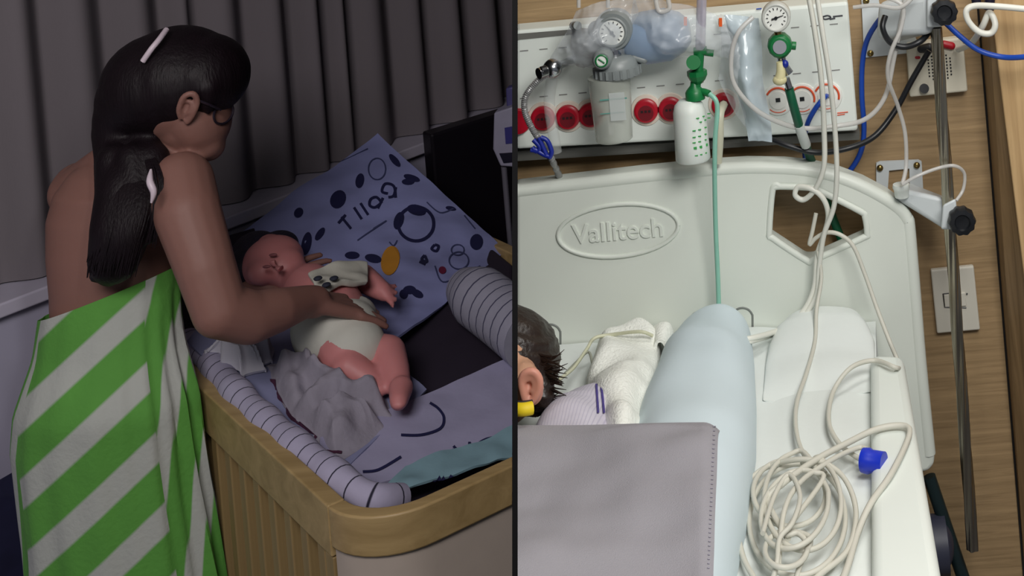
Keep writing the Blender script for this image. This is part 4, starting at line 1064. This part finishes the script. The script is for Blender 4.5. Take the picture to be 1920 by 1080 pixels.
# flowmeter with humidifier bottle
fm = thing('humidifier', 'white oxygen humidifier bottle with green cap under a clear flow tube', 'medical device', P(1302, 302, 2.33))
bm = BM(); cyl(bm, P(1316, -10, 2.34), P(1313, 92, 2.34), .0085); link('flow_tube', bm, clearmat('flow_clear', (186, 180, 196), .6), fm)
bm = BM(); cyl(bm, P(1316, 0, 2.34), P(1314, 86, 2.34), .002); link('float_rod', bm, m_grey, fm)
bm = BM(); cyl(bm, P(1301, 97, 2.34), P(1325, 95, 2.34), .0075); cyl(bm, P(1313, 92, 2.34), P(1310, 132, 2.34), .0075)
cyl(bm, P(1302, 117, 2.345), P(1300, 117, 2.315), .012, n=20); cyl(bm, P(1338, 100, 2.35), P(1322, 98, 2.35), .006)
link('valve', bm, m_green, fm)
bm = BM(); a = P(1308, 150, 2.335); lathe(bm, a, Vector((0, 0, 1)), [(-.006, .007), (0, .013), (.008, .017), (.016, .017)], 8); cyl(bm, P(1308, 150, 2.335), P(1307, 165, 2.335), .006); link('nut', bm, m_green, fm, smooth=False)
a = P(1304, 186, 2.335); bm = BM(); lathe(bm, a, Vector((0, 0, 1)), [(0, .0165), (.012, .0165), (.016, .014), (.024, .007), (.03, .006)], 28)
tube(bm, [a+Vector((0, 0, .012)), P(1318, 172, 2.33), P(1330, 176, 2.325)], .006, 10); link('cap', bm, m_green, fm)
b0 = P(1300, 300, 2.335); hgt = a.z-b0.z
bm = BM(); lathe(bm, b0, Vector((0, 0, 1)), [(0, .027), (.003, .0295), (.03, .029), (hgt-.02, .0275), (hgt-.008, .024), (hgt, .016)], 40)
bt = link('bottle', bm, mat('frosted_white', (222, 228, 222), .45, .01, sss=.1), fm)
bm = BM()
for x, y, l_ in ((1322, 214, 12), (1324, 222, 9), (1316, 236, 12), (1316, 248, 12), (1316, 258, 12), (1318, 268, 12), (1318, 282, 10)):
    for s_ in range(3): 
        p = P(x-l_+s_*l_*.8, y+(.5-s_)*.8, 2.335); dx = p.x-b0.x; rr = .0285 if y > 225 else .0278
        yy = b0.y-math.sqrt(max(1e-6, rr*rr-dx*dx))-.0006
        if y in (236, 248, 258, 214, 222, 268, 282): box(bm, Vector((p.x, yy, p.z)), (.0052, .0022, .0016 if y not in (268,) else .004))
link('print', bm, mat('green_print', (60, 160, 80), .6), bt, smooth=False)
cord('oxygen_tube', [P(1330, 176, 2.325), P(1342, 188, 2.32), P(1345, 210, 2.32), P(1341, 260, 2.32), P(1340, 330, 2.33), P(1342, 430, 2.35), P(1346, 520, 2.36), P(1348, 588, 2.36), P(1349, 640, 2.37)], .0042, mat('tube_teal', (140, 196, 176), .3, .05), 'pale green tube from the humidifier hanging down behind the bolster', 'tube')
cord('cream_tube', [P(1357, 196, 2.40), P(1350, 215, 2.37), P(1349, 260, 2.37), P(1346, 304, 2.38)], .0075, mat('tube_cream2', (204, 202, 180), .4), 'cream tube plugged into the last red outlet', 'tube')

# oxygen regulator with gauge and green hose
rg_ = thing('oxygen_regulator', 'green oxygen regulator with a round pressure gauge on the gas panel', 'medical device', P(1465, 120, 2.35))
c = P(1455, 33, 2.32)
bm = BM(); lathe(bm, c+Vector((0, .03, 0)), Yn, [(0, .02), (.006, .0245), (.026, .0245), (.029, .022)], 36); link('gauge_case', bm, mat('gauge_grey', (196, 198, 192), .35), rg_)
fa, bm = dial(rg_, c+Vector((0, .001, 0)), .0215, math.radians(15)); link('bezel', bm, mat('gauge_grey', (0, 0, 0)), rg_)
bm = BM(); cyl(bm, P(1457, 55, 2.33), P(1460, 72, 2.33), .006); link('stem', bm, mat('brass', (150, 130, 80), .3, metal=1), rg_)
c = P(1462, 87, 2.325); bm = BM(); lathe(bm, c+Vector((0, .045, 0)), Yn, [(0, .016), (.02, .02), (.03, .0215), (.045, .0205), (.05, .016)], 12); cyl(bm, c+Vector((.015, .02, -.004)), c+Vector((.027, .02, -.006)), .007); link('regulator_body', bm, m_green, rg_, bevel=.001)
bm = BM(); cyl(bm, c+Yn*.004, c+Yn*.007, .0115); link('regulator_face', bm, mat('face_grey', (150, 152, 160), .4), rg_)
bm = BM(); cyl(bm, P(1465, 108, 2.335), P(1468, 130, 2.335), .0075); cyl(bm, P(1470, 124, 2.33), P(1480, 138, 2.33), .008); cyl(bm, P(1474, 146, 2.33), P(1480, 165, 2.33), .006); link('fitting', bm, m_chrome, rg_)
bm = BM(); tube(bm, [P(1462, 116, 2.32), P(1464, 135, 2.32), P(1462, 150, 2.32)], lambda t: .006+.004*t, 10); ball(bm, P(1462, 150, 2.32), (.012, .01, .009)); link('cap', bm, mat('aged_cream', (214, 206, 160), .5), rg_)
bm = BM(); ball(bm, P(1472, 120, 2.32), (.006, .006, .007)); link('tab', bm, mat('clamp_blue', (0, 0, 0)), rg_)
gh = cord('green_hose', [P(1479, 164, 2.34), P(1487, 195, 2.34), P(1500, 240, 2.36), P(1517, 290, 2.42), P(1540, 350, 2.465), P(1560, 405, 2.47), P(1585, 470, 2.47), P(1600, 520, 2.47)], .0078, m_dgreen, 'dark green hose running from the regulator down behind the headboard', 'hose')
bm = BM(); tube(bm, [P(1498, 234, 2.356), P(1504, 252, 2.366), P(1511, 272, 2.385)], .0088, 12, 4); link('band', bm, mat('band_white', (206, 212, 208), .6), gh, label='white tape band')

# cables on and around the panel
cord('blue_cable', [P(1550, 180, 2.41), P(1545, 184, 2.395), P(1528, 205, 2.39), P(1513, 235, 2.40), P(1508, 270, 2.45), P(1510, 300, 2.47), P(1514, 330, 2.47)], .0045, m_blue, 'short blue cable plugged into the last white outlet', 'cable')
cord('blue_cable', [P(1672, 20, 2.40), P(1650, 36, 2.43), P(1626, 75, 2.46), P(1617, 120, 2.47), P(1616, 180, 2.47), P(1620, 240, 2.47), P(1614, 285, 2.47), P(1590, 324, 2.47), P(1560, 345, 2.47)], .0048, m_blue, 'blue cable curving down the wall right of the gas panel', 'cable')
cord('blue_cable', [P(1772, 42, 2.37), P(1800, 68, 2.35), P(1835, 94, 2.33), P(1880, 107, 2.32), P(1925, 106, 2.30), P(1960, 96, 2.30)], .0048, m_blue, 'blue cable running from the upper knob off to the right', 'cable')
cord('black_cable', [P(1448, 262, 2.40), P(1480, 274, 2.39), P(1530, 286, 2.39), P(1590, 278, 2.39), P(1640, 255, 2.41), P(1680, 205, 2.43), P(1710, 150, 2.43), P(1742, 95, 2.43)], .0052, m_blk, 'black cable slanting from the call box down to the gas panel', 'cable')
cord('black_cable', [P(1660, 30, 2.37), P(1655, 52, 2.36), P(1668, 78, 2.36), P(1695, 88, 2.36), P(1725, 78, 2.36), P(1744, 58, 2.38)], .0052, m_blk, 'black cable looped under the upper bracket', 'cable')
cord('clear_tubing', [P(1640, -10, 2.34), P(1690, 8, 2.33), P(1690, 50, 2.33), P(1670, 100, 2.33), P(1665, 145, 2.34), P(1684, 200, 2.37), P(1697, 250, 2.38), P(1699, 310, 2.38), P(1692, 345, 2.36)], .0038, m_clear2, 'clear tubing dropping from the upper bracket to the lower one', 'tubing')
cord('clear_tubing', [P(1600, 14, 2.35), P(1640, 10, 2.34), P(1688, 14, 2.325), P(1720, -15, 2.325)], .0036, m_clear2, 'clear tubing crossing over the upper bracket at the top', 'tubing')
cord('clear_tubing', [P(1692, 346, 2.33), P(1720, 330, 2.33), P(1760, 315, 2.34), P(1790, 311, 2.34), P(1808, 325, 2.35), P(1806, 355, 2.35), P(1793, 376, 2.34)], .003, m_clear2, 'thin clear tubing arching over the lower bracket around the pole', 'tubing')
# upper and lower brackets, pole
def plate(parent, pts, hole_, d=2.493, name='wall_plate'):
    bm = BM(); o_ = [bm.verts.new(P(x, y, d)) for x, y in pts]; ed = [bm.edges.new((o_[i], o_[(i+1) % len(o_)])) for i in range(len(o_))]
    if hole_:
        h_ = [bm.verts.new(P(x, y, d)) for x, y in hole_]; ed += [bm.edges.new((h_[i], h_[(i+1) % len(h_)])) for i in range(len(h_))]
    bmesh.ops.triangle_fill(bm, use_beauty=True, edges=ed)
    r = bmesh.ops.extrude_face_region(bm, geom=bm.faces[:]); bmesh.ops.translate(bm, vec=(0, .005, 0), verts=[v for v in r['geom'] if isinstance(v, bmesh.types.BMVert)])
    return link(name, bm, m_whitem, parent, smooth=False)
def screw(parent, x, y, d=2.49):
    c = P(x, y, d); bm = BM(); lathe(bm, c, Yn, [(0, .006), (.002, .0055), (.004, .003)], 16); s_ = link('screw', bm, mat('brass', (0, 0, 0)), parent)
def knob(parent, c, r, name='knob'):
    bm = BM(); n = 40; prof = [(0, .7), (.006, .95), (.012, 1), (.024, 1), (.028, .93), (.029, .6), (.025, .5), (.024, .05)]
    rings = []
    for t, k in prof:
        rings.append([bm.verts.new(c+Yn*t+Vector((math.cos(2*PI*i/n), 0, math.sin(2*PI*i/n)))*r*k*(1+(.05*math.cos(10*2*PI*i/n) if k > .65 else 0))) for i in range(n)])
    for a, b in zip(rings, rings[1:]):
        for i in range(n): bm.faces.new((a[i], a[(i+1) % n], b[(i+1) % n], b[i]))
    bm.faces.new(rings[0][::-1]); bm.faces.new(rings[-1]); link(name, bm, m_blk, parent)
lb = thing('wall_bracket', 'white lower wall bracket with black knob clamping the steel pole', 'bracket', P(1690, 400, DW-.02))
plate(lb, [(1643, 306), (1650, 303), (1722, 300), (1728, 303), (1732, 372), (1700, 392), (1643, 368)], [(1667, 320), (1664, 366), (1706, 362), (1705, 316)])
screw(lb, 1650, 315); screw(lb, 1719, 310)
bm = BM(); hexa(bm, [P(1672, 368, 2.40), P(1770, 432, 2.37), P(1790, 428, 2.42), P(1700, 385, 2.47)], [P(1676, 350, 2.40), P(1775, 372, 2.37), P(1790, 376, 2.42), P(1702, 340, 2.47)]); link('arm', bm, m_whitem, lb, bevel=.008)
bm = BM(); a = P(1690, 356, 2.39); lathe(bm, a, Vector((0, 0, 1)), [(-.012, .012), (0, .013), (.004, .015), (.010, .014), (.011, .008)], 24); link('pivot_cap', bm, m_white, lb)
bm = BM(); hexa(bm, [P(1764, 430, 2.33), P(1798, 430, 2.33), P(1798, 430, 2.40), P(1764, 430, 2.40)], [P(1768, 384, 2.33), P(1792, 372, 2.33), P(1792, 372, 2.40), P(1768, 384, 2.40)]); link('clamp', bm, m_whitem, lb, bevel=.004)
knob(lb, P(1801, 407, 2.335), .0225)
ub = thing('wall_bracket', 'white upper wall bracket with black knob at the top of the pole', 'bracket', P(1680, 100, DW-.02))
plate(ub, [(1614, -30), (1642, -30), (1650, 12), (1700, 30), (1720, 78), (1700, 100), (1624, 108), (1620, 104)], None)
screw(ub, 1632, 100); screw(ub, 1624, 2)
bm = BM(); hexa(bm, [P(1640, 72, 2.40), P(1745, 66, 2.34), P(1768, 52, 2.42), P(1672, 85, 2.47)], [P(1645, 5, 2.40), P(1742, -12, 2.34), P(1765, -20, 2.42), P(1672, -4, 2.47)]); link('arm', bm, m_whitem, ub, bevel=.012)
bm = BM(); hexa(bm, [P(1738, 52, 2.33), P(1768, 50, 2.33), P(1768, 50, 2.40), P(1738, 52, 2.40)], [P(1738, -10, 2.33), P(1766, -12, 2.33), P(1766, -12, 2.40), P(1738, -10, 2.40)]); link('clamp', bm, m_whitem, ub, bevel=.004)
knob(ub, P(1768, 18, 2.33), .022)
# pole: twisted bundle of three steel rods look (fluted steel)
pole = thing('steel_pole', 'twisted steel pole held by two wall brackets beside the bed', 'pole', P(1824, 1030, 2.37))
bm = BM(); A_, B_ = P(1755, 52, 2.365), P(1824, 1030, 2.365); ax = (B_-A_).normalized(); xx, yy, _ = frame_of(ax); n = 28; rings = []; NN = 160
for i in range(NN+1):
    t = i/NN; c = A_+(B_-A_)*t; tw = t*6.0; rad = .0095
    rings.append([bm.verts.new(c+(xx*math.cos(a)+yy*math.sin(a))*rad*(1+.15*math.cos(5*(a-tw)))) for a in [2*PI*j/n for j in range(n)]])
for a, b in zip(rings, rings[1:]):
    for i in range(n): bm.faces.new((a[i], a[(i+1) % n], b[(i+1) % n], b[i]))
bm.faces.new(rings[0][::-1]); bm.faces.new(rings[-1]); link('rod', bm, m_steel, pole)
# call box
cb_ = thing('call_box', 'cream call box with speaker holes and red button on the wood wall', 'call box', P(1757, 180, DW-.02))
bm = BM(); fr = [P(1700, 84, 2.475), P(1806, 70, 2.475), P(1815, 172, 2.475), P(1706, 183, 2.475)]; prism(bm, fr, Vector((0, .024, 0))); link('case', bm, mat('box_cream', (214, 208, 190), .5, .02), cb_, smooth=False, bevel=.004)
bm = BM()
c = P(1762, 126, 2.4745)
for i in range(9):
    for j in range(10):
        x, z = (i-4)*.0065, (j-4.5)*.0058
        if (x*x+z*z) < .026**2 and abs(x) > .003: box(bm, c+Vector((x, 0, z)), (.0026, .0012, .0026))
link('speaker_holes', bm, m_blk, cb_, smooth=False)
bm = BM(); caps(bm, P(1770, 83, 2.473), .007, P(1784, 86, 2.473), .007); link('button', bm, mat('button_red', (170, 16, 34), .4), cb_, label='red button')
bm = BM(); cyl(bm, P(1733, 166, 2.476), P(1733, 166, 2.466), .0085); link('button', bm, m_blk, cb_, label='black button')
bm = BM(); caps(bm, P(1727, 92, 2.472), .007, P(1742, 90, 2.472), .009); link('plug', bm, m_blk, cb_)
bm = BM(); caps(bm, P(1718, 108, 2.474), .0025, P(1723, 108, 2.474), .0025); link('lamp', bm, m_red, cb_)
# switch plate
sp = thing('switch_plate', 'cream wall switch plate low on the wood wall behind the pole', 'switch', P(1792, 620, DW-.01))
bm = BM(); prism(bm, [P(1745, 507, 2.487), P(1826, 499, 2.487), P(1838, 619, 2.487), P(1757, 626, 2.487)], Vector((0, .012, 0))); link('plate', bm, mat('plate_cream', (206, 202, 190), .5, .02), sp, smooth=False, bevel=.003)
bm = BM(); tube(bm, [P(1786, 549, 2.486), P(1768, 551, 2.486), P(1771, 576, 2.486), P(1812, 577, 2.486)], .001, 6, 2, smooth=False); link('rocker_outline', bm, m_blk, sp, smooth=False)
bm = BM(); prism(bm, [P(1770, 553, 2.484), P(1810, 549, 2.484), P(1812, 574, 2.484), P(1772, 576, 2.484)], Vector((0, .004, 0))); link('rocker', bm, mat('plate_cream', (0, 0, 0)), sp, smooth=False, bevel=.001)
bm = BM(); cyl(bm, P(1813, 551, 2.4872), P(1813, 551, 2.4855), .0016); link('dot', bm, m_blk, sp, smooth=False)
# white cord knot at the upper right
cord('white_cord', [P(1796, 93, 2.46), P(1822, 80, 2.38), P(1842, 50, 2.33), P(1855, 24, 2.32), P(1866, 45, 2.31), P(1858, 62, 2.31), P(1836, 60, 2.31), P(1816, 40, 2.31), P(1812, 20, 2.31), P(1828, 11, 2.31), P(1870, 12, 2.30), P(1925, 17, 2.30), P(1960, 20, 2.30)], .0055, m_cable2, 'thick white cord tied in a loop at the upper right', 'cord')
bm = BM(); cyl(bm, P(1826, -20, 2.34), P(1832, 10, 2.34), .008); cyl(bm, P(1858, -20, 2.35), P(1854, 18, 2.35), .009); tag(link('cable_plug', bm, mat('near_black2', (0, 0, 0))), 'dark cable plug behind the white cord loop at the top', 'plug')

# ------------------------------------------------------------------ white monitor cables over the headboard and the coil
G = ('monitor cables')
z1 = ZM+.012
q = lambda x, y, z=ZM+.010: Pz(x, y, z)
cord('monitor_cable', [P(1514, -20, 2.30), P(1528, 60, 2.30), P(1540, 150, 2.31), P(1545, 240, 2.33), P(1545, 310, 2.34), P(1530, 352, 2.35), P(1508, 374, 2.36), P(1491, 366, 2.36), P(1498, 350, 2.36), P(1525, 356, 2.35), P(1545, 375, 2.35), P(1553, 405, 2.355), P(1545, 440, 2.36), P(1532, 480, 2.365), P(1526, 540, 2.365), P(1505, 585, 2.36), P(1470, 615, 2.35), Pz(1410, 634, ZM+.035), Pz(1360, 640, ZM+.03)], .0046, m_cable2, 'white cable with a small loop over the headboard hand hole', 'cable')
cord('monitor_cable', [P(1530, -20, 2.29), P(1542, 60, 2.29), P(1556, 150, 2.30), P(1566, 250, 2.32), P(1569, 330, 2.33), P(1563, 390, 2.34), P(1545, 440, 2.35), P(1536, 500, 2.36), P(1530, 555, 2.36), P(1500, 600, 2.355), P(1455, 625, 2.345), Pz(1408, 640, ZM+.03), Pz(1360, 648, ZM+.03)], .0044, m_cable2, 'thicker white cable falling straight over the headboard beside the hand hole', 'cable')
cord('monitor_cable', [P(1530, 400, 2.37), P(1524, 430, 2.368), P(1518, 458, 2.368), P(1530, 446, 2.365), P(1550, 436, 2.36), P(1575, 440, 2.355), P(1600, 462, 2.35), P(1622, 515, 2.34), P(1645, 580, 2.32), P(1668, 640, 2.29), P(1686, 684, 2.265), Pz(1682, 690, ZG+.006), Pz(1640, 676, ZG+.008), Pz(1595, 690, ZM+.03), q(1562, 735), q(1554, 790), q(1572, 830), q(1600, 853), q(1616, 862)], .0036, m_cable, 'grey cable from the hand hole down to the blue plug by the guard', 'cable')
bm = BM(); a, b = q(1614, 862, ZM+.02), q(1640, 866, ZM+.02)
lathe(bm, a, b-a, [(0, .008), (.003, .0155), (.012, .0165), (.016, .0145), (.034, .0145)], 24); tag(link('blue_plug', bm, mat('plug_blue', (24, 50, 190), .35)), 'bright blue plug lying against the side guard', 'plug')
# coil: one long cable wound in several loops on the sheet
pts = [P(1533, 470, 2.36), P(1540, 520, 2.355), P(1531, 580, 2.33), Pz(1528, 640, ZM+.02), q(1512, 700), q(1495, 750), q(1492, 800), q(1506, 850), q(1540, 880)]
def ell(cx_, cy_, rx, ry, a0, a1, n, tilt=0, z=ZM+.012):
    o_ = []
    for i in range(n+1):
        a = a0+(a1-a0)*i/n; x = rx*math.cos(a); y = ry*math.sin(a)
        o_.append(Pz(cx_+x*math.cos(tilt)-y*math.sin(tilt), cy_+x*math.sin(tilt)+y*math.cos(tilt), z+.004*math.sin(a*1.7+cx_)))
    return o_
R_ = math.radians
pts += ell(1495, 975, 90, 105, R_(-60), R_(300), 18, .1, ZM+.010)
pts += ell(1480, 925, 68, 62, R_(-80), R_(290), 16, .2, ZM+.018)
pts += ell(1505, 940, 72, 92, R_(-60), R_(280), 16, -.1, ZM+.026)
pts += ell(1490, 955, 58, 78, R_(-60), R_(290), 16, .5, ZM+.034)
pts += ell(1474, 1030, 40, 34, R_(-80), R_(290), 12, -.2, ZM+.030)
pts += [q(1520, 1010, ZM+.03), q(1500, 1060, ZM+.02), q(1490, 1100)]
cord('coiled_cable', pts, .0034, m_cable, 'long grey cable wound in a loose coil on the white sheet', 'cable', k=5)
cord('coiled_cable', [q(1440, 1120), q(1415, 1085), q(1392, 1040), q(1380, 970), q(1392, 920), q(1430, 880), q(1490, 862, ZM+.03), q(1545, 868, ZM+.03), q(1585, 900, ZM+.02), q(1605, 960), q(1590, 1030), q(1540, 1075), q(1500, 1110)], .0036, m_cable, 'outermost wide loop of grey cable around the coil', 'cable')
cord('coiled_cable', [q(1478, 1010, ZM+.03), q(1440, 940, ZM+.03), q(1470, 905, ZM+.04), q(1530, 862, ZM+.035), q(1590, 830, ZM+.03), Pz(1640, 806, ZG+.008), Pz(1680, 798, ZG+.008), Pz(1704, 803, ZG+.008), Pz(1700, 830, ZG+.007), Pz(1670, 890, ZG+.007), q(1632, 945, ZM+.02), q(1608, 1000), q(1590, 1060), q(1570, 1110)], .0042, m_cable, 'thick grey cable arching from the coil over the side guard', 'cable')
cord('coiled_cable', [q(1460, 1060, ZM+.02), q(1470, 960, ZM+.04), q(1500, 905, ZM+.04), q(1560, 862, ZM+.03), q(1608, 840, ZM+.02), q(1625, 842, ZM+.02)], .0034, m_cable, 'grey cable end leaving the coil toward the blue plug', 'cable')
cord('coiled_cable', [q(1430, 1000, ZM+.04), q(1452, 930, ZM+.04), q(1480, 890, ZM+.045), q(1500, 930, ZM+.045), q(1486, 980, ZM+.045), q(1462, 1010, ZM+.04), q(1456, 1060, ZM+.03), q(1440, 1110, ZM+.01)], .0032, m_cable, 'grey cable strand crossing the middle of the coil', 'cable')
